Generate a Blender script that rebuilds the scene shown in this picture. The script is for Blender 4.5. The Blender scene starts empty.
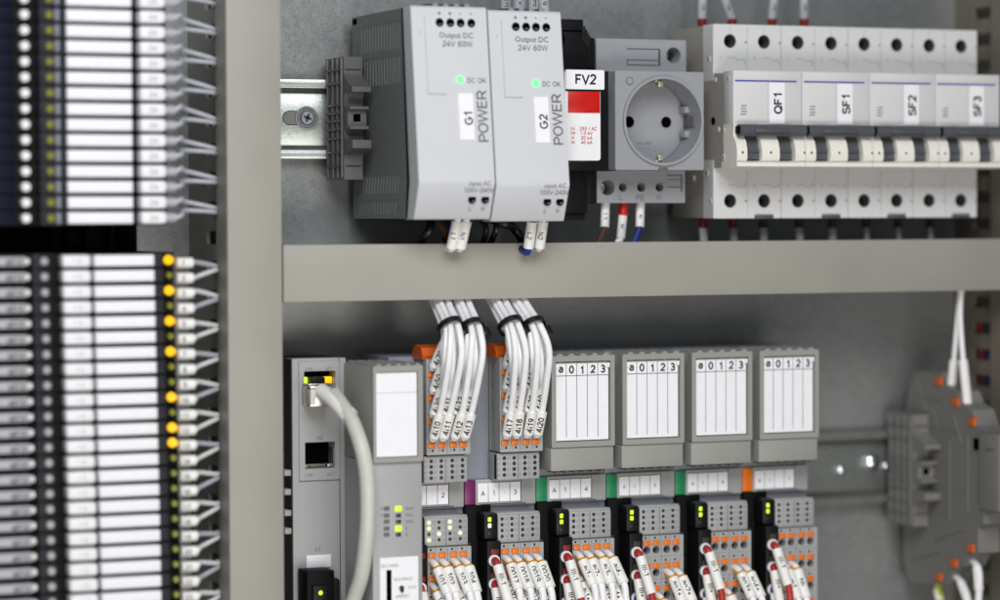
import bpy, bmesh, math, random
from mathutils import Vector, Matrix
from mathutils.geometry import tessellate_polygon
random.seed(7)
C = bpy.context.scene.collection
S = 0.001                                   # authored in millimetres
CAM_D = 1150.0                              # distance camera - mounting plate
F = 2716.0
YAW, PITCH, ROLL = math.radians(22.7), math.radians(1.81), math.radians(-0.24)
MC = (Matrix.Rotation(-YAW, 3, 'Z') @ Matrix.Rotation(math.pi/2-PITCH, 3, 'X') @ Matrix.Rotation(ROLL, 3, 'Z'))

def W(px, py, d):
    """real point (x, z in mm) at distance d in front of the mounting plate"""
    r = MC @ Vector(((px-500)/F, -(py-300)/F, -1))
    k = (CAM_D-d)/r.y
    return r.x*k, r.z*k
def WX(px, d, py=300): return W(px, py, d)[0]
def WZ(px, py, d): return W(px, py, d)[1]
def DX(px, X, py=300):
    """distance d at which the plane x = X shows at column px"""
    lo, hi = -200.0, 900.0
    for _ in range(50):
        m = (lo+hi)/2
        if W(px, py, m)[0] > X: lo = m
        else: hi = m
    return (lo+hi)/2

# ------------------------------------------------------------------ materials
def lin(c):
    return tuple(((x/255)/12.92 if x/255 <= .04045 else ((x/255+.055)/1.055)**2.4) for x in c)
MATS = {}
def mat(name, rgb, rough=.45, metal=0.0, var=.05, scale=260, bump=.06, bscale=2500, emit=None, es=0, alpha=None, spec=.5, streak=None):
    m = bpy.data.materials.new(name); m.use_nodes = True
    n = m.node_tree; b = n.nodes['Principled BSDF']
    c = lin(rgb)
    tc = n.nodes.new('ShaderNodeTexCoord')
    no = n.nodes.new('ShaderNodeTexNoise'); no.inputs['Scale'].default_value = scale; no.inputs['Detail'].default_value = 5
    src = tc.outputs['Object']
    if streak:
        mp = n.nodes.new('ShaderNodeMapping'); mp.inputs['Scale'].default_value = streak
        n.links.new(src, mp.inputs['Vector']); src = mp.outputs['Vector']
    n.links.new(src, no.inputs['Vector'])
    r = n.nodes.new('ShaderNodeValToRGB')
    r.color_ramp.elements[0].position = .3; r.color_ramp.elements[1].position = .7
    r.color_ramp.elements[0].color = (*[x*(1-var) for x in c], 1)
    r.color_ramp.elements[1].color = (*[min(1, x*(1+var)) for x in c], 1)
    n.links.new(no.outputs['Fac'], r.inputs['Fac']); n.links.new(r.outputs['Color'], b.inputs['Base Color'])
    rr = n.nodes.new('ShaderNodeMapRange'); rr.inputs['To Min'].default_value = max(.03, rough-.07); rr.inputs['To Max'].default_value = min(1, rough+.07)
    n.links.new(no.outputs['Fac'], rr.inputs['Value']); n.links.new(rr.outputs['Result'], b.inputs['Roughness'])
    b.inputs['Metallic'].default_value = metal
    b.inputs['Specular IOR Level'].default_value = spec
    if bump:
        n2 = n.nodes.new('ShaderNodeTexNoise'); n2.inputs['Scale'].default_value = bscale; n2.inputs['Detail'].default_value = 2
        n.links.new(tc.outputs['Object'], n2.inputs['Vector'])
        bp = n.nodes.new('ShaderNodeBump'); bp.inputs['Strength'].default_value = bump; bp.inputs['Distance'].default_value = .0002
        n.links.new(n2.outputs['Fac'], bp.inputs['Height']); n.links.new(bp.outputs['Normal'], b.inputs['Normal'])
    if emit:
        b.inputs['Emission Color'].default_value = (*lin(emit), 1); b.inputs['Emission Strength'].default_value = es
    MATS[name] = m; return m

def mat_galv(name, rgb, metal=.75, rough=.38):
    m = bpy.data.materials.new(name); m.use_nodes = True
    n = m.node_tree; b = n.nodes['Principled BSDF']; c = lin(rgb)
    tc = n.nodes.new('ShaderNodeTexCoord')
    vo = n.nodes.new('ShaderNodeTexVoronoi'); vo.inputs['Scale'].default_value = 420
    no = n.nodes.new('ShaderNodeTexNoise'); no.inputs['Scale'].default_value = 1500; no.inputs['Detail'].default_value = 6
    big = n.nodes.new('ShaderNodeTexNoise'); big.inputs['Scale'].default_value = 14; big.inputs['Detail'].default_value = 4
    for t in (vo, no, big): n.links.new(tc.outputs['Object'], t.inputs['Vector'])
    mx = n.nodes.new('ShaderNodeMath'); mx.operation = 'MULTIPLY_ADD'; mx.inputs[1].default_value = .16
    n.links.new(vo.outputs['Color'], mx.inputs[0]); n.links.new(no.outputs['Fac'], mx.inputs[2])
    a2 = n.nodes.new('ShaderNodeMath'); a2.operation = 'MULTIPLY_ADD'; a2.inputs[1].default_value = .5
    a2.inputs[1].default_value = .7; n.links.new(big.outputs['Fac'], a2.inputs[0]); n.links.new(mx.outputs[0], a2.inputs[2])
    r = n.nodes.new('ShaderNodeValToRGB')
    r.color_ramp.elements[0].position = .55; r.color_ramp.elements[1].position = .98
    r.color_ramp.elements[0].color = (*[x*.72 for x in c], 1); r.color_ramp.elements[1].color = (*[min(1, x*1.3) for x in c], 1)
    n.links.new(a2.outputs[0], r.inputs['Fac']); n.links.new(r.outputs['Color'], b.inputs['Base Color'])
    rr = n.nodes.new('ShaderNodeMapRange'); rr.inputs['To Min'].default_value = rough-.1; rr.inputs['To Max'].default_value = rough+.12
    n.links.new(mx.outputs[0], rr.inputs['Value']); n.links.new(rr.outputs['Result'], b.inputs['Roughness'])
    b.inputs['Metallic'].default_value = metal
    bp = n.nodes.new('ShaderNodeBump'); bp.inputs['Strength'].default_value = .25; bp.inputs['Distance'].default_value = .0002
    n.links.new(no.outputs['Fac'], bp.inputs['Height']); n.links.new(bp.outputs['Normal'], b.inputs['Normal'])
    MATS[name] = m; return m

mat_galv('galv', (150, 153, 153), .62, .33)
mat_galv('rail', (156, 161, 159), .75, .3)
mat('chrome', (240, 242, 248), .16, 1.0, bump=0)
mat('screw', (225, 228, 238), .3, .9, bump=0)
mat('duct', (152, 150, 142), .5, var=.055, scale=22, bump=.15)
mat('ductdark', (140, 140, 134), .55, var=.04)
mat('duct_shade', (118, 112, 101), .6, var=.05)  # duct colour darkened to stand for the shade on the right duct
mat('sleeve_grey', (172, 172, 178), .5, var=.04)
mat('dull_red', (124, 20, 18), .5)  # dimmed red; on the ferrules it paints their deep-set shade
mat('psu_front', (200, 202, 207), .42, var=.015, scale=40, bump=.08)
mat('psu_side', (112, 117, 115), .55, var=.05, bump=.2)
mat('clamp', (90, 88, 90), .42, var=.05)
mat('black', (17, 17, 20), .45, var=.1, spec=.25)
mat('jet', (8, 8, 9), .6, var=.05, bump=0, spec=.15)
mat('hole', (4, 4, 5), .8, bump=0, spec=.02)
mat('brown_dark', (54, 44, 40), .6)
mat('white', (232, 232, 236), .5, var=.02, bump=.02)
mat('paper', (235, 235, 240), .65, var=.015, bump=.02)
mat('wire_white', (240, 240, 243), .38, var=.03, bump=.03)
mat('sleeve', (234, 233, 230), .45, var=.025, scale=500, bump=.04)
mat('wire_grey', (196, 198, 210), .4)
mat('red', (196, 22, 16), .35)
mat('wire_red', (172, 36, 34), .4)
mat('wire_black', (22, 21, 22), .4)
mat('wire_blue', (28, 52, 140), .4)
mat('wire_brown', (92, 58, 34), .4)
mat('wire_yellow', (190, 200, 40), .4)
mat('latch', (206, 92, 18), .45, var=.08)
mat('orange', (226, 116, 26), .4, var=.06)
mat('ferrule', (226, 168, 30), .4)
mat('socket', (148, 150, 155), .42, var=.02)
mat('breaker', (207, 207, 208), .42, var=.02, scale=70)
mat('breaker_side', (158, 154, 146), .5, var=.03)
mat('cheek', (232, 229, 221), .42, var=.03)
mat('toggle', (80, 82, 87), .35, var=.05)
mat('ink', (22, 22, 26), .6, bump=0)
mat('ink_grey', (96, 98, 106), .6, bump=0)
mat('ink_soft', (128, 130, 134), .6, bump=0)
mat('ink_red', (190, 50, 50), .6, bump=0)
mat('ink_blue', (58, 70, 160), .5, bump=0)
mat('mod', (160, 161, 162), .45, var=.025, scale=80, bump=.1)
mat('mod_base', (122, 126, 138), .45, var=.03, bump=.08)
mat('cover', (148, 148, 144), .48, var=.025, scale=80, bump=.12)
mat('block_grey', (118, 117, 114), .5, var=.05)
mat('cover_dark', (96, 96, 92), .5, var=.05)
mat('purple', (108, 28, 92), .4)
mat('green', (28, 132, 84), .4)
mat('navy', (6, 10, 32), .5, spec=.15)
mat('relay_grey', (34, 36, 44), .5, spec=.2)
mat('led_off', (44, 42, 42), .3, bump=0)
mat('led_green', (20, 80, 40), .3, emit=(120, 255, 150), es=1.6, bump=0)
mat('led_lime', (60, 80, 5), .3, emit=(200, 250, 40), es=1.4, bump=0)
mat('led_amber', (40, 20, 0), .3, emit=(255, 190, 0), es=1.5, bump=0)
mat('led_warm', (90, 85, 70), .3, emit=(255, 240, 190), es=1.3, bump=0)
mat('led_olive', (120, 124, 12), .4, bump=0)
mat('cable', (196, 198, 190), .42, var=.03)
mat('metalplug', (190, 186, 178), .25, .9, bump=0)
mat('tie', (14, 14, 15), .35)
mat('brass', (206, 200, 180), .3, .6, bump=0)

# ------------------------------------------------------------------ mesh builder (x, d, z) -> world (x, -d, z)
TXT = {}
def text_geo(s, bold=0.0, fine=False):
    k = (s, bold, fine)
    if k in TXT: return TXT[k]
    if all(ch in GL for ch in s):
        v, f = stroke_text(s, bold, fine); xs = [p[0] for p in v] or [0]; ys = [p[1] for p in v] or [0]
        cx, cy = (min(xs)+max(xs))/2, (min(ys)+max(ys))/2; TXT[k] = ([(a-cx, b-cy) for a, b in v], f); return TXT[k]
    cu = bpy.data.curves.new('t', 'FONT'); cu.body = s; cu.size = 1; cu.align_x = 'CENTER'; cu.align_y = 'CENTER'
    cu.resolution_u = 2; cu.offset = bold; cu.fill_mode = 'FRONT'
    o = bpy.data.objects.new('t', cu)
    me = bpy.data.meshes.new_from_object(o)
    r = ([tuple(v.co) for v in me.vertices], [tuple(p.vertices) for p in me.polygons])
    xs = [v[0] for v in r[0]] or [0]; ys = [v[1] for v in r[0]] or [0]
    cx, cy = (min(xs)+max(xs))/2, (min(ys)+max(ys))/2
    r = ([(v[0]-cx, v[1]-cy) for v in r[0]], r[1])
    bpy.data.objects.remove(o); bpy.data.curves.remove(cu); bpy.data.meshes.remove(me)
    TXT[k] = r; return r
def _arc(cx, cy, rx, ry, a0, a1, n=12):
    return [(cx+rx*math.cos(math.radians(a0+(a1-a0)*k/n)), cy+ry*math.sin(math.radians(a0+(a1-a0)*k/n))) for k in range(n+1)]
_a = _arc
GL = {
 '0': (.54, [_a(.27, .35, .2, .32, 0, 360, 20)]), '1': (.5, [[(.1, .52), (.22, .58), (.3, .68), (.3, 0)]]),
 '2': (.54, [_a(.27, .49, .19, .18, 170, -25)+[(.07, .03), (.48, .03)]]),
 '3': (.54, [_a(.26, .51, .17, .16, 155, -90)+_a(.26, .19, .2, .17, 90, -155)]),
 '4': (.54, [[(.37, 0), (.37, .66), (.05, .2), (.5, .2)]]),
 '5': (.54, [[(.44, .65), (.14, .65), (.09, .36)]+_a(.26, .22, .2, .2, 130, -155)]),
 '6': (.54, [_a(.27, .21, .19, .19, 0, 360, 18), _a(.36, .25, .28, .41, 70, 180)]),
 '7': (.54, [[(.06, .64), (.48, .64), (.21, 0)]]),
 '8': (.54, [_a(.27, .51, .16, .15, 0, 360, 18), _a(.27, .19, .2, .17, 0, 360, 18)]),
 '9': (.54, [_a(.26, .48, .18, .19, 0, 360, 18), _a(.16, .45, .28, .42, 0, -75)]),
 'A': (.62, [[(.03, 0), (.31, .68), (.59, 0)], [(.14, .23), (.48, .23)]]),
 'C': (.64, [_a(.34, .34, .27, .32, 45, 315, 18)]), 'D': (.62, [[(.08, .03), (.08, .65), (.28, .65)]+_a(.28, .34, .27, .31, 90, -90)+[(.08, .03)]]),
 'E': (.56, [[(.5, .65), (.09, .65), (.09, .03), (.51, .03)], [(.09, .36), (.47, .36)]]),
 'F': (.52, [[(.49, .65), (.09, .65), (.09, 0)], [(.09, .35), (.43, .35)]]),
 'G': (.68, [_a(.35, .34, .28, .32, 45, 335, 18)+[(.62, .33), (.38, .33)]]),
 'H': (.62, [[(.08, 0), (.08, .68)], [(.54, 0), (.54, .68)], [(.08, .35), (.54, .35)]]), 'I': (.24, [[(.12, 0), (.12, .68)]]),
 'K': (.58, [[(.08, 0), (.08, .68)], [(.52, .68), (.1, .27)], [(.24, .4), (.55, 0)]]),
 'L': (.5, [[(.08, .68), (.08, .03), (.48, .03)]]), 'M': (.7, [[(.08, 0), (.08, .66), (.35, .06), (.62, .66), (.62, 0)]]),
 'N': (.62, [[(.08, 0), (.08, .66), (.54, .03), (.54, .68)]]), 'O': (.68, [_a(.34, .34, .28, .32, 0, 360, 22)]),
 'P': (.56, [[(.08, 0), (.08, .65), (.32, .65)]+_a(.32, .48, .19, .17, 90, -90)+[(.08, .31)]]),
 'Q': (.68, [_a(.34, .34, .28, .32, 0, 360, 22), [(.38, .18), (.6, -.03)]]),
 'R': (.62, [[(.08, 0), (.08, .65), (.34, .65)]+_a(.34, .48, .19, .17, 90, -90)+[(.08, .31)], [(.34, .31), (.56, 0)]]),
 'S': (.58, [_a(.29, .5, .2, .16, 20, 235)+_a(.3, .19, .23, .17, 70, -170)]),
 'T': (.54, [[(.02, .65), (.52, .65)], [(.27, .65), (.27, 0)]]), 'U': (.62, [[(.08, .68)]+_a(.31, .24, .23, .21, 180, 360)+[(.54, .68)]]),
 'V': (.6, [[(.03, .68), (.3, .02), (.57, .68)]]), 'W': (.86, [[(.03, .68), (.22, .03), (.43, .66), (.64, .03), (.83, .68)]]),
 'X': (.6, [[(.04, 0), (.56, .68)], [(.04, .68), (.56, 0)]]), 'a': (.5, [_a(.25, .37, .17, .12, 160, 0, 8)+[(.42, .03)], _a(.24, .16, .17, .13, 60, 330, 12)]),
 'i': (.22, [[(.11, 0), (.11, .46)], [(.11, .6), (.11, .68)]]), 'o': (.52, [_a(.26, .24, .19, .22, 0, 360, 18)]),
 'b': (.52, [[(.08, 0), (.08, .68)], _a(.27, .24, .18, .22, 0, 360, 18)]), 'm': (.74, [[(.08, 0), (.08, .48)], [(.08, .3)]+_a(.23, .3, .13, .15, 150, 0, 6)+[(.36, 0)], [(.36, .3)]+_a(.51, .3, .13, .15, 150, 0, 6)+[(.64, 0)]]),
 'k': (.48, [[(.08, 0), (.08, .68)], [(.42, .46), (.1, .17)], [(.2, .26), (.44, 0)]]), 'V ': (.5, []),
 '-': (.34, [[(.05, .25), (.29, .25)]]), '+': (.54, [[(.27, .1), (.27, .54)], [(.05, .32), (.49, .32)]]),
 '.': (.24, [[(.12, .0), (.12, .08)]]), '/': (.3, [[(.03, 0), (.27, .68)]]), ' ': (.28, [])}
def stroke_text(t, bold, fine=False):
    hw = .045+bold*.9; vs = []; fs = []; x = 0
    for ch in t:
        adv, st = GL[ch]
        for pl in st:
            P = [Vector((p[0]+x, p[1])) for p in pl]
            if fine:
                Q = [P[0]]
                for p in P[1:]:
                    k = max(1, int((p-Q[-1]).length/.09)); a0 = Q[-1]
                    for j in range(1, k+1): Q.append(a0.lerp(p, j/k))
                P = Q
            n = len(P)
            closed = (P[0]-P[-1]).length < 1e-4
            k = len(vs)
            for i, p in enumerate(P):
                a = P[i-1] if i else (P[-2] if closed else None); c = P[i+1] if i < n-1 else (P[1] if closed else None)
                d0 = (p-a).normalized() if a is not None else None; d1 = (c-p).normalized() if c is not None else None
                if d0 is None: d0 = d1
                if d1 is None: d1 = d0
                n0 = Vector((-d0.y, d0.x)); n1 = Vector((-d1.y, d1.x)); m = (n0+n1)
                m = m.normalized() if m.length > .01 else n0
                l = hw/max(.45, m.dot(n0)); vs.append(tuple(p+m*l)); vs.append(tuple(p-m*l))
            for i in range(n-1): fs.append((k+2*i, k+2*i+1, k+2*i+3, k+2*i+2))
        x += adv+.04
    return vs, fs
BOXC = {}
class MB:
    def __init__(s): s.v = []; s.f = []; s.m = []; s.names = []
    def mi(s, m):
        if m not in s.names: s.names.append(m)
        return s.names.index(m)
    def add(s, v, f, m):
        k = len(s.v); s.v += v; i = s.mi(m)
        for q in f: s.f.append(tuple(a+k for a in q)); s.m.append(i)
        return s
    def box(s, x0, x1, d0, d1, z0, z1, m, b=0.0, rot=None, piv=None, seg=2):
        if x1 < x0: x0, x1 = x1, x0
        if d1 < d0: d0, d1 = d1, d0
        if z1 < z0: z0, z1 = z1, z0
        w, h, t = x1-x0, d1-d0, z1-z0
        b = min(b, .45*min(w, h, t))
        key = (round(w, 3), round(h, 3), round(t, 3), round(b, 3), seg)
        if key not in BOXC:
            bm = bmesh.new(); bmesh.ops.create_cube(bm, size=1)
            for v in bm.verts: v.co = Vector((v.co.x*w, v.co.y*h, v.co.z*t))
            if b > 0.02: bmesh.ops.bevel(bm, geom=bm.edges[:], offset=b, segments=seg, affect='EDGES', profile=.5)
            bm.verts.index_update()
            BOXC[key] = ([tuple(v.co) for v in bm.verts], [tuple(q.index for q in fc.verts) for fc in bm.faces]); bm.free()
        vs, fs = BOXC[key]; c = Vector(((x0+x1)/2, -(d0+d1)/2, (z0+z1)/2))
        if rot is None: return s.add([tuple(c+Vector(v)) for v in vs], fs, m)
        p = c if piv is None else Vector((piv[0], -piv[1], piv[2]))
        return s.add([tuple(p + rot @ (c+Vector(v)-p)) for v in vs], fs, m)
    def prism(s, outer, a0, a1, m, axis='d', holes=(), hm=None):
        def to(p, a):
            if axis == 'd': return (p[0], -a, p[1])
            if axis == 'x': return (a, -p[0], p[1])
            return (p[0], -p[1], a)
        loops = [list(outer)]+[list(h) for h in holes]
        flat = [p for l in loops for p in l]
        if len(loops) == 1 and False: tr = [tuple(range(len(outer)))]
        else: tr = [tuple(t) for t in tessellate_polygon([[Vector((p[0], p[1], 0)) for p in l] for l in loops])]
        n = len(flat)
        vs = [to(p, a0) for p in flat]+[to(p, a1) for p in flat]
        fs = [t for t in tr]+[tuple(i+n for i in reversed(t)) for t in tr]
        k = 0; wall = []
        for li, l in enumerate(loops):
            q = len(l)
            for i in range(q):
                a, b = k+i, k+(i+1) % q
                wall.append((a, b, b+n, a+n))
            k += q
        return s.add(vs, fs+wall, m)
    def cyl(s, p, ax, r, h, m, seg=20, r2=None, sx=1.0):
        """p=(x,d,z) base centre, ax 'd'/'x'/'z', extends h along +axis"""
        r2 = r if r2 is None else r2
        vs = []
        for k, (rr, hh) in enumerate(((r, 0), (r2, h))):
            for i in range(seg):
                a = 2*math.pi*i/seg; u, w = rr*math.cos(a)*sx, rr*math.sin(a)
                if ax == 'd': q = (p[0]+u, -(p[1]+hh), p[2]+w)
                elif ax == 'x': q = (p[0]+hh, -(p[1]+u), p[2]+w)
                else: q = (p[0]+u, -(p[1]+w), p[2]+hh)
                vs.append(q)
        fs = [tuple(range(seg))[::-1], tuple(range(seg, 2*seg))]+[(i, (i+1) % seg, (i+1) % seg+seg, i+seg) for i in range(seg)]
        return s.add(vs, fs, m)
    def ring(s, p, r0, r1, d0, d1, m, seg=40, ax='d'):
        o = [(p[0]+r1*math.cos(2*math.pi*i/seg), p[1]+r1*math.sin(2*math.pi*i/seg)) for i in range(seg)]
        h = [(p[0]+r0*math.cos(2*math.pi*i/seg), p[1]+r0*math.sin(2*math.pi*i/seg)) for i in range(seg)]
        return s.prism(o, d0, d1, m, ax, [h])
    def tube(s, pts, r, m, seg=10, sub=5, flat=1.0, rs=None):
        P = smooth(pts, sub) if sub > 1 else [Vector((p[0], -p[1], p[2])) for p in pts]
        n = len(P); vs = []; up = None
        for i, p in enumerate(P):
            t = (P[min(i+1, n-1)]-P[max(i-1, 0)]).normalized()
            if up is None:
                up = Vector((0, -1, 0)); up = (up-t*up.dot(t))
                if up.length < .1: up = Vector((0, 0, 1)); up = up-t*up.dot(t)
                up.normalize()
            else:
                up = (up-t*up.dot(t)).normalized()
            sd = t.cross(up)
            rr = r if rs is None else rs[0]+(rs[1]-rs[0])*i/(n-1)
            for k in range(seg):
                a = 2*math.pi*k/seg
                vs.append(tuple(p+sd*(rr*math.cos(a))+up*(rr*flat*math.sin(a))))
        fs = [tuple(range(seg)), tuple(range((n-1)*seg, n*seg))[::-1]]
        for i in range(n-1):
            for k in range(seg):
                a, b = i*seg+k, i*seg+(k+1) % seg
                fs.append((a, a+seg, b+seg, b))
        return s.add(vs, fs, m)
    def text(s, t, x, d, z, size, m, rot=0, bold=0.0, sx=1.0):
        vs, fs = text_geo(t, bold); c, q = math.cos(rot), math.sin(rot)
        return s.add([(x+size*(a*sx*c-b*q), -d, z+size*(a*sx*q+b*c)) for a, b in vs], fs, m)
    def rect(s, x0, x1, z0, z1, d, m, t=.12): return s.box(x0, x1, d-.2, d+t, z0, z1, m)
    def wrap_text(s, t, p0, p1, r, size, m, flipv=False, bold=.01, nrm=(0, 1, 0), shift=0, across=False):
        """text printed on a sleeve that runs p0 -> p1, bent round its surface, on the side facing nrm (x,d,z)"""
        a = Vector((p0[0], -p0[1], p0[2])); b = Vector((p1[0], -p1[1], p1[2])); tt = (b-a).normalized()
        n = Vector((nrm[0], -nrm[1], nrm[2])); n = (n-tt*n.dot(tt)).normalized(); sd = tt.cross(n)
        c = (a+b)/2+tt*shift; vs, fs = text_geo(t, bold, True); out = []
        for u, v in vs:
            if across: u, v = v, -u
            u *= size; v *= size
            if flipv: u, v = -u, -v
            an = -v/r
            out.append(tuple(c+tt*u+(n*math.cos(an)+sd*math.sin(an))*(r+.07)))
        return s.add(out, fs, m)
    def build(s, name, parent=None, org=(0, 0, 0), sharp=35):
        me = bpy.data.meshes.new(name)
        o0 = Vector((org[0], -org[1], org[2]))
        me.from_pydata([tuple((Vector(v)-o0)*S) for v in s.v], [], s.f)
        for nm in s.names: me.materials.append(MATS[nm])
        me.polygons.foreach_set('material_index', s.m)
        bm = bmesh.new(); bm.from_mesh(me); bmesh.ops.recalc_face_normals(bm, faces=bm.faces[:]); bm.to_mesh(me); bm.free()
        me.polygons.foreach_set('use_smooth', [True]*len(me.polygons))
        me.set_sharp_from_angle(angle=math.radians(sharp)); me.update()
        o = bpy.data.objects.new(name, me); C.objects.link(o)
        if parent is not None: o.parent = parent
        else: o.location = o0*S
        return o
def smooth(pts, sub):
    P = [Vector((p[0], -p[1], p[2])) for p in pts]
    if len(P) < 3: return P
    out = []
    for i in range(len(P)-1):
        a = P[i-1] if i else P[0]*2-P[1]; b, c = P[i], P[i+1]; d = P[i+2] if i+2 < len(P) else P[-1]*2-P[-2]
        for k in range(sub):
            t = k/sub
            out.append(.5*((2*b)+(c-a)*t+(2*a-5*b+4*c-d)*t*t+(3*b-a-3*c+d)*t**3))
    out.append(P[-1]); return out

def tag(o, label=None, cat=None, group=None, kind=None):
    if label: o['label'] = label
    if cat: o['category'] = cat
    if group: o['group'] = group
    if kind: o['kind'] = kind
    return o
def thing(name, org, label, cat, group=None):
    o = bpy.data.objects.new(name, None); C.objects.link(o); o.empty_display_size = .01
    o.location = Vector((org[0], -org[1], org[2]))*S
    return tag(o, label, cat, group)
def dup(root, org, label, group=None, swap=None):
    r = root.copy(); C.objects.link(r); r.location = Vector((org[0], -org[1], org[2]))*S; r['label'] = label
    if group: r['group'] = group
    for ch in [c for c in C.objects if c.parent == root]:
        if swap and ch.name.split('.')[0] in swap: continue
        c = ch.copy(); C.objects.link(c); c.parent = r
        for g in [q for q in C.objects if q.parent == ch]:
            e = g.copy(); C.objects.link(e); e.parent = c
    return r
def circ(x, z, r, n=20, sx=1.0): return [(x+r*sx*math.cos(2*math.pi*i/n), z+r*math.sin(2*math.pi*i/n)) for i in range(n)]
def rr(x0, x1, z0, z1, r=0, n=4):
    if r <= 0: return [(x0, z0), (x1, z0), (x1, z1), (x0, z1)]
    o = []
    for cx, cz, a in ((x1-r, z0+r, -90), (x1-r, z1-r, 0), (x0+r, z1-r, 90), (x0+r, z0+r, 180)):
        for k in range(n+1):
            t = math.radians(a+90*k/n); o.append((cx+r*math.cos(t), cz+r*math.sin(t)))
    return o
ORD = ['first', 'second', 'third', 'fourth', 'fifth', 'sixth', 'seventh', 'eighth', 'ninth', 'tenth', 'eleventh', 'twelfth',
       'thirteenth', 'fourteenth', 'fifteenth', 'sixteenth', 'seventeenth', 'eighteenth', 'nineteenth', 'twentieth',
       'twenty-first', 'twenty-second', 'twenty-third', 'twenty-fourth']

ZT, ZB = WZ(500, -90, 60), WZ(500, 730, 60)
# ================================================================== mounting plate (structure)
b = MB(); b.box(WX(-120, 0), WX(1150, 0), -3, 0, ZB, ZT, 'galv')
tag(b.build('mounting_plate'), kind='structure')

# ================================================================== wiring ducts
# left vertical duct
XL, XR, DD = WX(228, 62), WX(282.5, 62), 62
def side_wall(x0, x1, depth, z0, z1, pitch, sd0, sd1, sh, off=0, mt='ductdark'):
    m = MB(); holes = []
    z = z0+6+off
    while z+sh < z1-3:
        holes.append(rr(sd0, sd1, z, z+sh, .8, 2)); z += pitch
    m.prism([(0, z0), (depth, z0), (depth, z1), (0, z1)], x0, x1, mt, 'x', holes)
    return m
t = thing('wiring_duct', (XL, 0, ZB), 'tall vertical wiring duct between the relay stacks and the power supplies', 'cable duct')
O = (XL, 0, ZB)
b = MB(); b.box(XL, XR, 60.4, DD, ZB, ZT, 'duct', .5); b.box(XL, XL+1.2, 46, 60.4, ZB, ZT, 'duct'); b.box(XR-1.2, XR, 46, 60.4, ZB, ZT, 'duct')
b.build('cover', t, O)
SP = 12.5; zs = WZ(210, 120, 37)-2.8
offL = (zs-ZB-6) % SP
def slotz(z): return ZB+6+offL+2.8+round((z-ZB-8.8-offL)/SP)*SP
side_wall(XL+1.4, XL+3, 60, ZB, ZT, SP, 27, 45, 5.6, offL).build('side_wall', t, O)
side_wall(XR-3, XR-1.4, 60, ZB, ZT, SP, 27, 45, 5.6, offL).build('side_wall', t, O)
b = MB(); b.box(XL+3, XR-3, .2, 1.5, ZB, ZT, 'ductdark'); b.build('back_wall', t, O)
# horizontal duct
bz1, bz0 = WZ(283, 245, 62), WZ(283, 302.5, 62)
XE = WX(1060, 62)
t = thing('wiring_duct', (XR+.4, 0, bz0), 'horizontal beige wiring duct crossing between the breakers and the covered modules', 'cable duct'); O = (XR+.4, 0, bz0)
b = MB(); b.box(XR+.4, XE, 60.4, DD+.3, bz0, bz1, 'duct', .45); b.box(XR+2, XE, 47, 60.4, bz1-1.2, bz1-.1, 'duct'); b.box(XR+2, XE, 47, 60.4, bz0+.1, bz0+1.2, 'duct')
b.build('cover', t, O)
for zz in (bz1-2.8, bz0+1.3):
    m = MB(); holes = []; x = XR+8
    while x < XE-8: holes.append(rr(x, x+6, 24, 46, 1.2, 2)); x += 12.5
    m.prism([(XR+3, 48), (XR+3, 60), (XE, 60), (XE, 48)], zz, zz+1.5, 'ductdark', 'z')
    m.prism([(XR+3, 1), (XR+3, 48), (XE, 48), (XE, 1)], zz, zz+1.5, 'ductdark', 'z', holes)
    m.build('side_wall', t, O)
# right vertical duct
XD = WX(1003, 45)
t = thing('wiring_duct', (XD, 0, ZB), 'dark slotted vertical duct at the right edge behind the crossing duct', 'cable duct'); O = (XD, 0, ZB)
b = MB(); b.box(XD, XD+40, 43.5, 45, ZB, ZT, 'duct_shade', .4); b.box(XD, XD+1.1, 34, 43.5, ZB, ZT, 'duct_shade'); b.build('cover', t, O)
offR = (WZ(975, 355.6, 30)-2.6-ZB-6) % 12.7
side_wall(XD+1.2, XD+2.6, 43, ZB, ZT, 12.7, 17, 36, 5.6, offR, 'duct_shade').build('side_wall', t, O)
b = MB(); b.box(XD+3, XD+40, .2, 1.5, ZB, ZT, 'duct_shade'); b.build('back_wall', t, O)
# loose wires inside right duct seen through its slots
for i, (py, mt, nm) in enumerate(((345, 'wire_red', 'red'), (372, 'wire_blue', 'blue'), (392, 'wire_blue', 'dark blue'), (470, 'wire_grey', 'grey'))):
    dd = 14+i*5; x = XD+5.5+i*1.5
    b = MB(); b.tube([(x, dd, WZ(975, py-40, dd)), (x+.6, dd+3, WZ(975, py, dd)), (x, dd, WZ(975, py+36, dd))], 1.3, mt)
    tag(b.build('wire', None, (x, dd, WZ(975, py, dd))), f'{nm} wire glimpsed through the slots of the right duct', 'wire')

# ================================================================== upper DIN rail
zc = WZ(283, 119, 7); XRE = WX(990, 7)
def rail(x0, x1, zc, name_label):
    t = thing('mounting_rail', (x0, 0, zc), name_label, 'rail'); O = (x0, 0, zc)
    # hat profile extruded along x with long slots
    b = MB()
    b.box(x0, x1, .8, 1.6, zc-11.6, zc+11.6, 'rail', .2); b.box(x0, x1, .2, .7, zc-14, zc+14, 'cover_dark')  # dark backing strip paints the shade bands beside the web
    for s in (-1, 1):
        b.box(x0, x1, .3, 7.4, zc+s*14.2-.45, zc+s*14.2+.45, 'rail', .2)
        b.box(x0, x1, 6.4, 7.4, zc+min(s*13.9, s*17.5), zc+max(s*13.9, s*17.5), 'rail', .3)
    return t, O, b
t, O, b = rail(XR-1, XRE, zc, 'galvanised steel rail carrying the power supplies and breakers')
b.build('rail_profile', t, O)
sx, sz = W(307, 118, 3)
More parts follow.
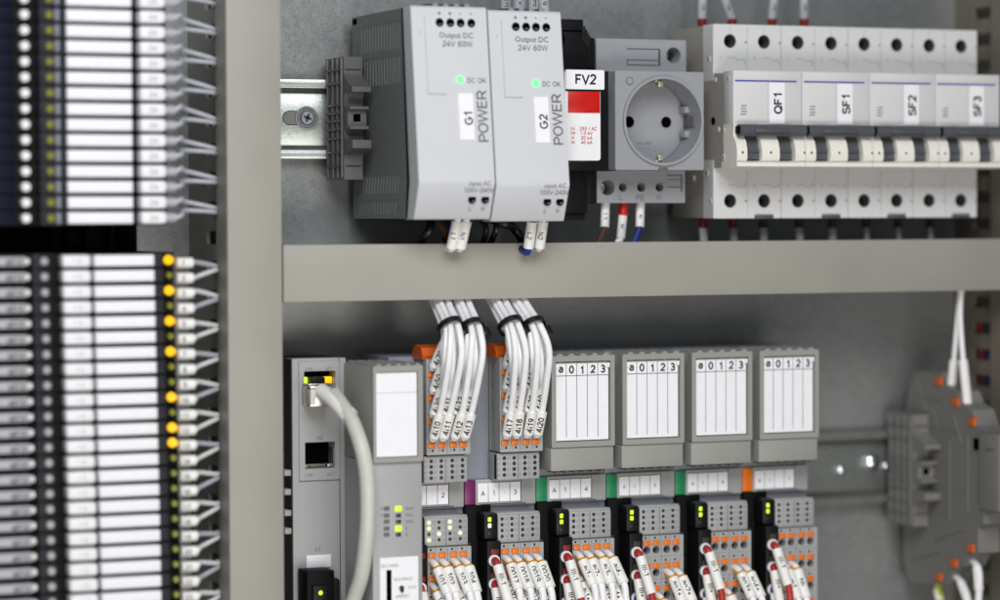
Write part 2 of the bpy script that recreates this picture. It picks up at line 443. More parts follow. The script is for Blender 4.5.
b = MB(); b.prism(rr(sx-11, sx+6, sz-3.2, sz+3.2, 3.1), 1.61, 1.7, 'ink', 'd'); b.prism(rr(sx-10.6, sx+6, sz-2.8, sz+2.8, 2.7), 1.71, 1.75, 'block_grey', 'd')
b.build('slot', t, O)
def screw_geo(x, z, d, r):
    b = MB(); b.ring((x, z), r*.62, r*1.08, d, d+.9, 'rail', 28); b.ring((x, z), r*.84, r*.9, d+.8, d+.96, 'ink', 28)
    b.cyl((x, d+.5, z), 'd', r*.82, 1.6, 'screw', 28, r*.55)
    for a in (20, 110):
        R = Matrix.Rotation(math.radians(a), 3, 'Y'); b.box(x-r*.4, x+r*.4, d+2.0, d+2.16, z-r*.09, z+r*.09, 'ink', rot=R)
        R = Matrix.Rotation(math.radians(a+45), 3, 'Y'); b.box(x-r*.3, x+r*.3, d+2.0, d+2.15, z-r*.05, z+r*.05, 'ink_grey', rot=R)
    return b
screw_geo(sx, sz, 1.8, 4.9).build('screw', t, O)

# lower DIN rail
zc2 = WZ(850, 468, 7)
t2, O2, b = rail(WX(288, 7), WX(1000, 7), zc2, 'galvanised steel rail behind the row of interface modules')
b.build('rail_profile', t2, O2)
for px, py, r in ((871, 462, 4.2), (841, 470, 2.6), (886, 466, 2.2)):
    x, z = W(px, py, 2); b = screw_geo(x, z, 1.4, r)
    for q in range(6): b.cyl((x, 1.9+r*.9*math.sin(q*math.pi/12), z), 'd', r*math.cos(q*math.pi/12), r*.9*(math.sin((q+1)*math.pi/12)-math.sin(q*math.pi/12)), 'chrome', 24, r*math.cos((q+1)*math.pi/12)+.01)
    b.build('screw', t2, O2, sharp=60)

# ================================================================== end clamps
def end_clamp(org, label, w=8.6, mt='clamp', sc=1.0):
    t = thing('end_clamp', org, label, 'rail clamp', 'end clamps on the rails'); x0, _, z0 = org
    prof = [(6, 26.5), (30, 26.5), (30, 19), (32, 17), (41, 13), (41, 10.8), (32, 11), (30.5, 8), (30.5, 5), (38, 4.6), (38, 3.4), (35, 3),
            (35, -3.6), (38, -4), (38, -5.2), (30.5, -5.6), (30.5, -8.5), (33, -10), (41, -10), (41, -13.5), (31, -16), (30, -18), (30, -27), (6, -27), (6, -18), (8, -17.6), (8, 17.6), (6, 18)]
    prof = [(d*sc, z0+z) for d, z in prof]
    b = MB(); b.prism(prof, x0, x0+w, mt, 'x'); b.build('body', t, org)
    b = MB()
    for z in (21, 15, 5.5, 2, -1.5, -5, -9, -15, -21): b.box(x0-.9, x0, 9*sc, 29*sc, z0+z-.45, z0+z+.45, mt, .1)
    for d in (10, 17, 23, 28.5): b.box(x0-.9, x0, (d-.4)*sc, (d+.4)*sc, z0-26, z0+26, mt, .1)
    b.build('side_ribs', t, org)
    b = MB(); b.box(x0+w*.3, x0+w*.68, 34*sc, 35.15*sc, z0-1.9, z0+1.4, 'hole'); b.box(x0+.6, x0+w-.6, 30*sc, 30.15*sc, z0+20.6, z0+21.2, 'ink'); b.box(x0+.6, x0+w-.6, 30*sc, 30.15*sc, z0-21.4, z0-20.8, 'ink')
    b.build('clamp_screw_slot', t, org); return t
xc = WX(345, 30)
end_clamp((xc, 0, zc), 'dark grey end clamp holding the rail left of the first power supply')

# ================================================================== power supplies
PX0, PX1, PX2 = WX(421, 90, 170), WX(498.5, 90, 170), WX(573, 90, 170)
def psu(x0, x1, dz, label, name, marks):
    zt = WZ(412, 5.5, 81)+dz; zm = WZ(421, 182, 90)+dz; zb = WZ(415, 219.5, 84)+dz; O = (x0, 8, zb)
    t = thing('power_supply', O, label, 'power supply', 'power supplies'); w = x1-x0-1.65; x1 = x0+w
    # housing, black to paint the shade behind the vents and in the seam
    b = MB(); b.prism([(8, zb+.4), (77, zb+.4), (80, zm), (73, zt-.4), (8, zt-.4)], x0+.9, x1-.3, 'jet', 'x'); b.build('housing', t, O)
    # left wall with vents
    holes = []
    for k in range(14):
        d = 20+k*3.6; holes.append([(d, zt-5.5+k*.0), (d+1.9, zt-5.5), (d+1.9, zt-17), (d, zt-17)][::-1]); holes.append([(d, zt-20), (d+1.9, zt-20), (d+1.9, zt-32), (d, zt-32)][::-1])
    for k in range(13):
        d = 17+k*3.6; holes.append([(d, zb+1.8), (d+1.8, zb+1.8), (d+3.4, zb+8), (d+1.6, zb+8)]); holes.append([(d+4, zb+11), (d+5.8, zb+11), (d+7.4, zb+19), (d+5.6, zb+19)])
    b = MB(); b.prism([(8, zb+.3), (76, zb+.3), (79, zm), (72, zt-.3), (8, zt-.3)], x0-.9, x0+.25, 'psu_side', 'x', holes); b.box(x0-1.2, x0-.9, 9.5, 14, zt-3.5, zt-1.2, 'hole', 0)
    b.build('vented_wall', t, O)
    # front shell with holes for the screws
    b = MB()
    hs = []
    n = 9
    # terminal screw holes drawn as recessed cups
    ang = math.atan2(9, zt-zm)
    def fd(z): return 81+9*(zt-z)/(zt-zm) if z > zm else 90-6*(zm-z)/(zm-zb)
    out = [(74, zb), (fd(zb)-.8, zb), (fd(zb), zb+.8), (90-.35, zm-1), (90, zm), (89.7, zm+1.5), (fd(zt), zt-.8), (80.2, zt), (70, zt), (76, zm)]
    b.prism(out, x0-.9, x1, 'psu_front', 'x')
    b.build('front_shell', t, O)
    def put(fx, z, r, nm, mm):
        x = x0+w*fx; g = MB(); g.cyl((x, fd(z)-.3, z), 'd', r*1.12, .45, 'ink_soft', 22, r*1.06); g.cyl((x, fd(z)-.2, z), 'd', r, .5, mm, 22); return g
    zr = WZ(460, 23.2, 82)+dz
    for fx in (.355, .50, .64, .785):
        g = put(fx, zr, 1.75, 'h', 'hole'); x = x0+w*fx
        g.box(x-.7, x+.9, fd(zr)+.28, fd(zr)+.36, zr-1.0, zr-.5, 'ink_grey'); g.build('output_terminal', t, O)
    zr2 = WZ(480, 199.3, 87)+dz
    for fx in (.72, .9):
        g = put(fx, zr2, 1.75, 'h', 'hole'); x = x0+w*fx; g.box(x-.2, x+1.2, fd(zr2)+.28, fd(zr2)+.36, zr2-1.0, zr2-.5, 'ink_grey'); g.build('input_terminal', t, O)
    zl = WZ(464, 80, 85)+dz
    g = MB(); g.cyl((x0+w*.6, fd(zl)-.2, zl), 'd', 1.75, .9, 'led_green', 20, 1.3); g.build('status_light', t, O)
    # sticker G1 following the sloping face
    za, zb_ = WZ(470, 93.5, 86)+dz, WZ(470, 140, 88)+dz
    def slant_rect(g, xa, xb, z0, z1, off, mm):
        g.add([(xa, -(fd(z0)+off), z0), (xb, -(fd(z0)+off), z0), (xb, -(fd(z1)+off), z1), (xa, -(fd(z1)+off), z1),
               (xa, -(fd(z0)-.2), z0), (xb, -(fd(z0)-.2), z0), (xb, -(fd(z1)-.2), z1), (xa, -(fd(z1)-.2), z1)],
              [(0, 1, 2, 3), (4, 5, 6, 7), (0, 1, 5, 4), (1, 2, 6, 5), (2, 3, 7, 6), (3, 0, 4, 7)], mm)
    g = MB(); slant_rect(g, x0+w*.555, x0+w*.755, zb_, za, .25, 'paper')
    def stext(g, s, x, z, size, mm, rot=0, bold=0, off=.12):
        vs, fs = text_geo(s, bold); c, q = math.cos(rot), math.sin(rot); out = []
        for a, b2 in vs:
            X = x+size*(a*c-b2*q); Z = z+size*(a*q+b2*c); out.append((X, -(fd(Z)+off), Z))
        g.add(out, fs, mm)
    stext(g, name, x0+w*.675, za-10.6, 5.1, 'ink', math.pi/2, .025, .33); g.build('name_sticker', t, O)
    g = MB(); slant_rect(g, x0+w*.15, x0+w*.155, zl-6, zt-4, .03, 'socket'); slant_rect(g, x0+w*.15, x0+w*.4, zl-6.3, zl-6, .03, 'socket')
    for fx, ch in ((.355, '+'), (.50, '+'), (.64, '-'), (.785, '-')): stext(g, ch, x0+w*fx, zr+4, 3.4, 'ink_grey', 0, .01)
    stext(g, 'Output DC', x0+w*.57, zr-5.6, 3.3, 'ink_grey', 0, .004); stext(g, '24V 60W', x0+w*.58, zr-8.9, 3.3, 'ink_grey', 0, .004)
    stext(g, 'DC OK', x0+w*.82, zl-.1, 2.9, 'ink_grey', 0, .002); stext(g, 'POWER', x0+w*.875, (za+zb_)/2+.3, 6.4, 'ink_grey', math.pi/2, .004)
    stext(g, 'Input AC', x0+w*.8, zr2+6.4, 2.8, 'ink_grey', 0, .004); stext(g, '100V-240V', x0+w*.8, zr2+3.8, 2.7, 'ink_grey', 0, .004)
    stext(g, 'L', x0+w*.71, zr2-4, 2.4, 'ink_grey'); stext(g, 'N', x0+w*.885, zr2-4, 2.4, 'ink_grey')
    g.box(x0+w*.075, x0+w*.08, 82.5, 82.6, zt-12, zt-11, 'ink_soft')
    g.build('printing', t, O)
    g = MB()
    for k in range(4): g.box(x0+w*(.3+.145*k)-1.2, x0+w*(.3+.145*k)+1.2, 60, 75, zt-.5, zt+1.4, 'brown_dark', .3); g.box(x0+w*(.3+.145*k)+1.3, x0+w*(.3+.145*k)+3.6, 58, 76, zt-.5, zt+1.7, 'socket', .3)
    g.build('terminal_ridge', t, O)
    return t, zb, fd
psu(PX0, PX1, 0, 'pale power supply with sticker G1 and green light, left one of two', 'G1', 0)
psu(PX1, PX2, -1.0, 'pale power supply with sticker G2 and green light beside the red marked arrester', 'G2', 0)

# ================================================================== wires: generic
def wire(pts, r, mt, label, group=None, sleeve=None, txt=None, ferr=None, seg=10, sr=None, tsize=2.4, flip=False, nrm=(-.35, 1, 0), across=False, smat='sleeve', cat='wire', sub=5, name='wire', bold=.012, sflat=.8, tm='ink', tshift=0):
    """pts in (x,d,z); sleeve=(p0,p1) marker; ferr=(p0,p1,mat,r)"""
    org = pts[0]
    b = MB(); b.tube(pts, r, mt, seg, sub); o = b.build(name, None, org)
    tag(o, label, cat, group)
    if sleeve:
        for q in (sleeve if isinstance(sleeve[0][0], (tuple, list)) else [sleeve]):
            R = sr or r*1.45; m = MB(); a, c = Vector(q[0]), Vector(q[1]); l = (c-a).length; u = (c-a)/l
            pp = [tuple(a), tuple(a+u*.25), tuple(a+u*(l-.25)), tuple(c)]
            # slightly rounded ends
            m.tube([tuple(a), tuple(c)], R, smat, 16, 1, sflat)
            if txt: m.wrap_text(txt, q[0], q[1], R*sflat+.03 if sflat < 1 else R, tsize, tm, flip, bold, nrm, tshift, across)
            m.build('marker_sleeve', o, org)
    if ferr:
        m = MB(); m.tube([ferr[0], ferr[1]], ferr[3], ferr[2], 14, 1, rs=(ferr[3]*.8, ferr[3])); m.build('ferrule', o, org)
    return o

# wires under the power supplies
zbp = WZ(450, 219, 78)
for i, (px, txt, s) in enumerate(((458, 'L1', 'first'), (467, 'N1', 'first'), (532, 'L2', 'second'), (543, 'N2', 'second'))):
    d = 74; x, z = W(px, 219, d); dx = -1.5 if i < 2 else 0
    p0 = (x, d, z+4); p1 = (x+dx*.2, d, z-1); p2 = (x+dx, d-4, z-12.4); 
    wire([p0, p1, (x+dx*.95, d-3.6, z-11.8), (x+dx, d-6.5, z-12.6 if i != 2 else z-14.6), (x+dx, 58, z-11.6)], 1.5, 'wire_blue' if i == 2 else 'wire_white',
         f'wire in a white sleeve printed {txt} under the {s} power supply', 'sleeved supply wires under the power supplies', (p1, (p2[0], p2[1], p2[2])), txt, sr=2.35, tsize=3, flip=False, nrm=(-.5, 1, .1), sflat=.95)
for i, (px, pts, mt, lab) in enumerate((
        (425, [(432, 216), (424, 230), (416, 246)], 'wire_black', 'thick black wire slanting left below the first power supply'),
        (436, [(432, 216), (438, 228), (446, 246)], 'wire_brown', 'brown wire below the first power supply beside the black one'),
        (445, [(442, 216), (446, 230), (450, 246)], 'wire_blue', 'dark blue wire below the first power supply beside its L1 sleeve'),
        (480, [(478, 216), (481, 229), (482, 246)], 'wire_black', 'left black wire of the short upright pair below the seam'),
        (490, [(494, 216), (491, 229), (489, 246)], 'wire_black', 'right black wire of the short upright pair below the seam'),
        (505, [(484, 217), (500, 224), (513, 228), (521, 238), (524, 250)], 'wire_black', 'thick black wire arching right toward the L2 sleeve'))):
    d = 52; P = [(W(a, c, d)[0], d+(6 if k == 1 else 0), W(a, c, d)[1]) for k, (a, c) in enumerate(pts)]
    wire(P, 1.9 if i in (0, 5) else 1.4, mt, lab, 'plain wires under the power supplies')
# wires above the power supplies
for i, (px, txt) in enumerate(((505, 'G1'), (533, 'S2'), (545, '6'), (519, '+'))):
    d = 50; x, z = W(px, 14, d); q = -3 if i == 2 else 1.2
    p0, p1 = (x, d, z-1), (x+q*.4, d, z+10); 
    wire([(x-q*.2, d, z-6), p0, p1, (x+q, d-6, z+22), (x+q, d-16, z+40)], 1.4, 'wire_white', f'upper wire in a sleeve printed {txt} entering the power supplies from above', 'sleeved wires above the power supplies', (p0, p1), txt, sr=3.0 if i == 3 else 2.4, tsize=3, smat='sleeve_grey')

# ================================================================== surge arrester FV2
def zy(py, px, d): return WZ(px, py, d)
XA0, XA1 = WX(566, 68), WX(604, 68)
zt, zb = zy(19.5, 577, 50), zy(220, 577, 50); zf1, zf0 = zy(70, 585, 68), zy(160.5, 585, 68)
O = (XA0, 8, zb); t = thing('surge_arrester', O, 'black surge arrester with white face, red window and FV2 sticker', 'surge arrester')
b = MB(); xr = WX(588.5, 50); xr2 = WX(597.5, 48)
b.box(XA0-3, xr-2, 8, 50, zt-6, zt, 'black', .4); b.box(XA0-3, xr, 8, 50, zf1-1, zt-4.5, 'black', .4); b.box(xr-1.5, xr2, 8, 46, zf1-1, zy(38, 590, 46), 'black', .4)
b.box(XA0-3, WX(617, 52), 8, 52, zy(171, 600, 52), zf1+.5, 'black', .4)
b.box(XA0-3, WX(588, 50), 8, 50, zb+3, zf0+1, 'black', .4); b.box(WX(588, 50)-1, xr2, 8, 47, zy(204, 592, 47), zf0+1, 'black', .4); b.box(XA0-3, WX(586, 49), 8, 48, zb, zb+4, 'black', .3)
b.build('housing', t, O)
b = MB()
for k in range(4): b.box(xr-2.5+k*.9, xr-1.2+k*.9, 30, 50.2, zt-9-k*1.4, zt-3-k*1.4, 'black', .2)
b.build('latch_steps', t, O)
for z in (zy(40, 571, 50), zy(197, 576, 50)):
    b = MB(); b.ring((XA0+4.5, z), 3.2, 3.7, 50, 50.3, 'jet', 28); b.cyl((XA0+4.5, 49.9, z), 'd', 3.2, .2, 'hole', 28); b.build('terminal_hole', t, O)
b = MB(); b.prism(rr(XA0, XA1-1.2, zf0, zf1-.3, 1.2), 50, 67.4, 'white'); b.build('plug_in_face', t, O)
b = MB(); b.box(XA1-2.2, XA1-.1, 50, 60, zf0+3, zf1-9, 'black', .3); b.build('plug_side', t, O)
b = MB(); zs0 = zy(89.5, 586, 68); b.prism(rr(XA0+.3, XA1+.5, zs0, zf1, .6), 66, 68, 'paper')
b.box(XA0+.3, XA1-.9, 67.3, 67.9, zs0-.8, zs0+.05, 'black'); b.text('FV2', (WX(586.5, 68)), 68.08, zy(80, 586, 68), 5.9, 'ink', bold=.03); b.build('name_sticker', t, O)
b = MB(); b.box(XA0+1.5, WX(601, 68), 67, 67.75, zy(113, 586, 68), zy(91.5, 586, 68), 'red', .15); b.build('red_window', t, O)
b = MB()
for k, (l, r_) in enumerate((('Uc', '255 / AC'), ('Up', '1.0 kV'), ('In', '20 kA'), ('Im', '40 kA'))):
    z = zy(128.5+4.6*k, 586, 68); b.text(l, WX(574, 68), 67.6, z, 1.9, 'ink_red', bold=.004); b.text(r_, WX(587.5 if k else 589, 68), 67.6, z, 2.1, 'ink_red', bold=.006)
b.build('printing', t, O)

# ================================================================== socket outlet
SX0, SX1 = WX(616, 60, 120), WX(704.5, 60, 120); sz1, sz0 = zy(71.5, 660, 60), zy(170, 660, 60)
O = (SX0, 8, sz0); t = thing('socket_outlet', O, 'grey round socket outlet with earth clips on the rail', 'power socket')
cx, cz = W(663.6, 121, 60); R = min(SX1-SX0, sz1-sz0)/2-2.0
b = MB(); b.prism(rr(SX0, SX1, sz0, sz1, .8), 42, 59.2, 'socket', 'd', [circ(cx, cz, R-1, 48)]); b.build('face_plate', t, O)
b = MB(); b.ring((cx, cz), R-1.2, R, 44, 60.4, 'socket', 56); b.build('rim', t, O)
b = MB(); FDp = 43.5
b.cyl((cx, FDp-2, cz), 'd', R-1.3, 2, 'socket', 48)
for s in (-1, 1):      # flat side guides
    b.box(cx+s*(R-1.1)-(.9 if s > 0 else 0), cx+s*(R-1.1)+(.9 if s < 0 else 0), FDp, 54, cz-2.6, cz+2.6, 'cover_dark', .2)
    b.box(cx+s*(R-4.2), cx+s*(R-1.4), FDp, 50, cz-7, cz-4, 'socket', .3); b.box(cx+s*(R-4.2), cx+s*(R-1.4), FDp, 50, cz+4, cz+7, 'socket', .3)
b.box(cx-4.5, cx+1.5, FDp, FDp+.1, cz-12, cz-11.8, 'ink_soft'); b.text('16A 250V', cx-1.5, FDp+.1, cz-9.5, 1.7, 'ink_grey')
b.build('recess_floor', t, O)
for s in (-1, 1):
    b = MB(); b.ring((cx+s*9.3, cz), 2.6, 3.1, FDp, FDp+.25, 'socket', 28); b.cyl((cx+s*9.3, FDp-.1, cz), 'd', 2.6, .2, 'hole', 28); b.build('pin_hole', t, O)
for s in (-1, 1):
    b = MB(); b.box(cx-2, cx+2, FDp, 56, cz+s*(R-1.8)-.6, cz+s*(R-1.8)+.6, 'brass', .3); b.box(cx-1.2, cx+1.2, 54, 57.6, cz+s*(R-3.4)-1.2, cz+s*(R-3.4)+1.2, 'brass', .4)
    b.box(cx-9, cx-5.5, FDp, FDp+.2, cz+s*(R-5)-1, cz+s*(R-5)+1, 'hole', .0); b.build('earth_clip', t, O)
b = MB(); b.cyl((WX(631, 60), 59.1, zy(81, 631, 60)), 'd', 1.7, .25, 'socket', 24); b.ring((WX(631, 60), zy(81, 631, 60)), 1.5, 1.75, 59.2, 59.5, 'cover_dark', 24)
b.build('test_button', t, O); b = MB(); b.box(cx-2.2, cx+2.2, 58.6, 60, sz0-.6, sz0+1, 'cover_dark', .2); b.build('pry_notch', t, O)
# terminal housings above and below
ux0, ux1 = WX(596, 42, 55), WX(686, 42, 55); uz1, uz0 = zy(39.5, 640, 42), zy(71, 640, 42)
b = MB(); hx, hz = W(673.5, 55.5, 42); b.prism(rr(ux0, ux1, sz1-.2 if False else uz0-1, uz1, .5), 30, 42, 'socket', 'd', [circ(hx, hz, 3.6, 28)]); b.box(ux0+.2, ux1-.2, 8, 30, uz0-1, uz1-.3, 'socket', .3)
b.build('upper_housing', t, O)
b = MB(); b.cyl((hx, 30, hz), 'd', 3.6, 1, 'hole', 24); b.box(hx-2.2, hx+2.2, 31, 33, hz-.5, hz+3, 'screw', .2); b.build('terminal_screw', t, O)
b = MB(); gx0, gz1 = W(627, 48.5, 42); gx1, gz0 = W(660, 66, 42)
for a in ((gx0, gx1, gz1-.35, gz1), (gx0, gx1-1, gz0, gz0+.35), (gx0, gx1-1, gz0+2.3, gz0+2.6), (gx1-.7, gx1, gz0, gz1), (gx0, gx0+.3, gz0, gz0+2.5)): b.box(a[0], a[1], 41.9, 42.12, a[2], a[3], 'ink')
b.build('moulded_groove', t, O)
lx0, lx1 = WX(597, 42, 185), WX(685, 42, 185); lz1, lz0 = zy(170, 640, 42), zy(203, 640, 42)
hs = [(607.6, 187.7, 3.5), (622.8, 187.4, 2.0), (641.2, 187.4, 2.1), (659.5, 187.4, 2.0)]
b = MB(); b.prism(rr(lx0, lx1, lz0, lz1+1, .5), 30, 42, 'socket', 'd', [circ(*W(a, c, 42), r, 24) for a, c, r in hs]); b.box(lx0+.2, lx1-.2, 8, 30, lz0+.3, lz1+1, 'socket', .3)
for s, px in (('L', 621), ('PE', 640.5), ('N', 659)): b.text(s, WX(px, 42), 42.1, zy(197.5, px, 42), 3.6, 'ink_grey')
b.build('lower_housing', t, O)
for a, c, r in hs:
    x, z = W(a, c, 42); b = MB(); b.cyl((x, 30.5, z), 'd', r, 1, 'hole', 24); b.cyl((x-.3, 31, z), 'd', r*.6, 4, 'screw', 18); b.build('terminal_screw', t, O)
b = MB(); gx0, gz1 = W(667, 175, 42); gx1, gz0 = W(682, 192, 42)
for a in ((gx0, gx1, gz1-.35, gz1), (gx0, gx1, gz0+2, gz0+2.3), (gx0, gx1, gz0+5.5, gz0+5.7), (gx1-.5, gx1, gz0, gz1)): b.box(a[0], a[1], 41.9, 42.12, a[2], a[3], 'ink')
b.build('moulded_groove', t, O)
# wires below socket
for i, (px, top, c1, txt, lab) in enumerate(((606, 'white', 'wire_brown', 'L3', 'brown wire leaving a white printed sleeve below the socket'),
                                           (624, 'red', 'wire_white', 'M', 'wire with red ferrule and long white sleeve below the socket'),
                                           (641, 'white', 'wire_blue', 'N', 'blue wire leaving a printed sleeve below the socket'))):
    d = 36; a = WX(px, d, 200); z = zy(203, px, d); e = -3.6
    ps0 = (a-.4, d, z-2) if i != 1 else (a-.6, d, z-5.5); ps1 = (a+e*.45, d+2, z-11) if i != 1 else (a+e*.6, d+1, z-16)
    wire([(a, d, z+3), (a-.1, d, z-1), ps0, ps1, (a+e*1.2, d+2, z-18), (a+e*1.5, d+3, z-24)], 1.4, c1, lab, 'wires under the socket', (ps0, ps1), txt, sr=2.1, tsize=2.6,
         ferr=((a, d, z+1.5), ps0, 'red' if i == 1 else 'white', 2.2))

# ================================================================== circuit breakers
BX = WX(713, 50, 100); bzt = zy(24, 713, 50); bzb = zy(218.5, 713, 50)
def breaker(label):
    H = bzt-bzb; O = (BX, 8, bzb); t = thing('circuit_breaker', O, label, 'circuit breaker', 'two-pole circuit breakers')
    x0, x1 = BX+.08, BX+34.8; P = 17.45
    zc0, zc1 = zy(168, 738, 68)-bzb, zy(70.5, 738, 68)-bzb
    b = MB()
    hx = [x0+8.6, x0+8.6+P]; up = bzb+H-7.6; lo = bzb+7.9
    b.prism(rr(x0, x1, bzb+zc1-4, bzb+H, .5), 40, 50, 'breaker', 'd', [circ(h, up, 3.15, 28) for h in hx]+[circ(h+8.1, up-.4, .55, 8) for h in hx])
    b.prism(rr(x0, x1, bzb, bzb+zc0+4, .5), 40, 50, 'breaker', 'd', [circ(h, lo, 3.15, 28) for h in hx]+[circ(h+8.1, lo, .55, 8) for h in hx])
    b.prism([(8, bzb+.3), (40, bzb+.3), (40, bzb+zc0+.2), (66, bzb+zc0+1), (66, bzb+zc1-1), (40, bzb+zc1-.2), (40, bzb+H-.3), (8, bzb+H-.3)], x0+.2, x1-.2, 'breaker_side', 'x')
    for i, h in enumerate(hx):
        for zz, s in ((up, -1), (lo, 1)):
            zq = zz+s*7.4
            b.text('1' if i == 0 else ('3' if zz == up else '4'), h-5, 50.05, zq, 1.9, 'ink_soft')
            for a in ((h-1, h+3, zq-.1, zq+.1), (h+3, h+7.5, zq-.9-.1, zq-.9+.1), (h+7.3, h+7.6, zq-3 if s < 0 else zq-1, zq-.9 if s < 0 else zq+1)): b.box(a[0], a[1], 49.9, 50.05, a[2], a[3], 'ink_soft')
        b.box(h-.05, h+.05, 49.9, 50.04, up+3.2, bzb+H-.6, 'ink_soft')
    b.box(x0+P-.1, x0+P+.06, 49.9, 50.04, bzb+.8, bzb+zc0-1, 'ink_soft'); b.box(x0+P-.1, x0+P+.06, 49.9, 50.04, bzb+zc1+1, bzb+H-.8, 'ink_soft')
    b.build('housing', t, O)
    for h in hx:
        for zz in (up, lo):
            b = MB(); b.ring((h, zz), 2.95, 3.14, 40.3, 49.6, 'toggle', 24); b.cyl((h, 40.2, zz), 'd', 3.1, .8, 'hole', 24); b.cyl((h, 41, zz), 'd', 2.3, 1.0, 'brown_dark', 20); b.box(h-1.9, h+1.9, 42.1, 42.35, zz-.3, zz+.3, 'hole'); b.build('terminal_screw', t, O)  # dark ring added so the hole walls look shaded
    # centre face
    zh1 = zy(124, 738, 70); zh0 = zy(137, 738, 70); zl1 = zy(161, 738, 70); zl0 = zy(168, 738, 70); ztp = bzb+zc1
    b = MB(); b.box(x0, x1, 60, 69.6, zh1-1, ztp, 'breaker', .4)
    b.box(x0+.3, x1-.3, 69.5, 69.8, zy(79, 738, 70), ztp-.4, 'breaker', .15)
    b.build('centre_face', t, O)
    b = MB(); b.box(x0+.8, x1-2.6, 69.6, 69.85, zy(81.4, 738, 70), zy(80.0, 738, 70), 'ink_blue'); b.build('blue_stripe', t, O)
    b = MB()
    for k, q in enumerate(((5.4, 8.2), (5.1, 6.9), (5.4, 5.6), (5.0, 4.4))): b.box(x0+q[0]-1.4, x0+q[0]+1.4, 69.5, 69.75, zh1+q[1]-.25, zh1+q[1]+.25, 'ink_soft')
    b.box(x0+P-.05, x0+P+.05, 69.5, 69.68, zh1+1, zy(82, 738, 70), 'ink_soft'); b.build('face_printing', t, O)
    # trough, cheeks, toggles
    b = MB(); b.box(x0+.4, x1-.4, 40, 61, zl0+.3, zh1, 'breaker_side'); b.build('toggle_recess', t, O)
    b = MB(); b.prism([(58, zl0), (71.5, zl0), (73, zl0+.7), (73, zl1-.9), (71.5, zl1), (58, zl1)], x0, x1, 'cheek', 'x'); b.build('lower_ledge', t, O)
    prof = [(60, zh1), (70, zh1), (69.5, zh0+.5), (71.8, zh0-2), (73.0, (zh0+zl1)/2), (73.2, zl1+1.5), (72.5, zl1), (60, zl1)]
    for i, (a, c) in enumerate(((0, 5.2), (12.6, 21.6), (29.6, 34.72))):
        b = MB(); b.prism(prof, x0+a, x0+c, 'cheek', 'x'); zz = (zh0+zl1)/2-1.6
        xx = x0+a+(c-a)*(.5 if i == 1 else (.55 if i == 0 else .9))
        b.cyl((xx, 72.6, zz), 'd', .95, .55, 'cheek', 16); b.cyl((xx, 72.8, zz), 'd', .62, .42, 'ink_grey', 14)
        b.build('cheek', t, O)
    for a in (5.4, 21.8):
        b = MB(); b.prism([(58, zh0+3), (66, zh0+2), (68.8, zh0-1), (70.4, zh0-5), (70.9, zl1+3.8), (70.5, zl1+3.5), (71, zl1+.6), (58, zl1)], x0+a, x0+a+7.1, 'toggle', 'x')
        b.box(x0+a+.2, x0+a+6.9, 69.5, 71.4, zl1+3.9, zl1+4.5, 'toggle', .15); b.build('toggle', t, O)
    b = MB(); zm = (zh1+zh0)/2; r = (zh1-zh0)/2-.1
    b.prism([(73+r*.95*math.cos(q*math.pi/8)-0.5, zm+r*math.sin(q*math.pi/8)) for q in range(16)], x0+1.0, x1-.3, 'toggle', 'x')
    b.box(x0+.6, x0+2.2, 70, 74.5, zm-1.6, zm+1.9, 'jet', .4); b.box(x0+8, x1-9, 74.5, 76, zm-r*.35, zm+r*.25, 'toggle', .5)
    b.build('toggle_link', t, O)
    b = MB(); b.box(x0+21.0, x0+30.2, 44, 51.6, bzb-.3, bzb+1.6, 'toggle', .3); b.build('rail_clip', t, O)
    # rivets on the flank
    b = MB()
    for d, z, r in ((46, bzb+zc1+6, 1.6), (52, bzb+zc1-3.5, 1.1), (65, bzb+zc1-3.5, 1.3), (60, bzb+zc0+5, 1.5), (44, bzb+zc0-2, 1.6), (60.5, bzb+zc0+17, 1.0), (47.5, bzb+8, 1.2), (55, bzb+zc1-26, 1.2), (30, bzb+zc0-4, 1.4)):
        b.cyl((x0+.2, d, z), 'x', r, -.45, 'breaker', 18); b.cyl((x0+.1, d, z), 'x', r*.5, -.5, 'ink_soft', 12)
    b.cyl((x0+.2, 50, bzb+zc1-22), 'x', 1.8, -.3, 'hole', 16); b.build('rivets', t, O)
    return t, O, H
bt, BO, BH = breaker('two-pole breaker stickered QF1, its flank bare, next to the socket')
def bsticker(root, x0, s):
    g = MB(); zt_, zb_ = zy(82, 738, 70)-.0, zy(124, 738, 70)+.2; O = (x0, 8, bzb)
    g.box(x0+18.2, x0+25.9, 69.6, 70, zb_, zt_, 'paper'); g.text(s, x0+22.3, 70.08, (zt_+zb_)/2-.2, 5.6, 'ink', math.pi/2, .035); g.build('name_sticker', root, O)
roots = [bt]
for i, s in enumerate(('SF1', 'SF2', 'SF3')):
    roots.append(dup(bt, (BX+35*(i+1), 8, bzb), f'two-pole breaker stickered {s} with linked dark toggles'))
for i, (r, s) in enumerate(zip(roots, ('QF1', 'SF1', 'SF2', 'SF3'))): bsticker(r, BX+35*i, s)
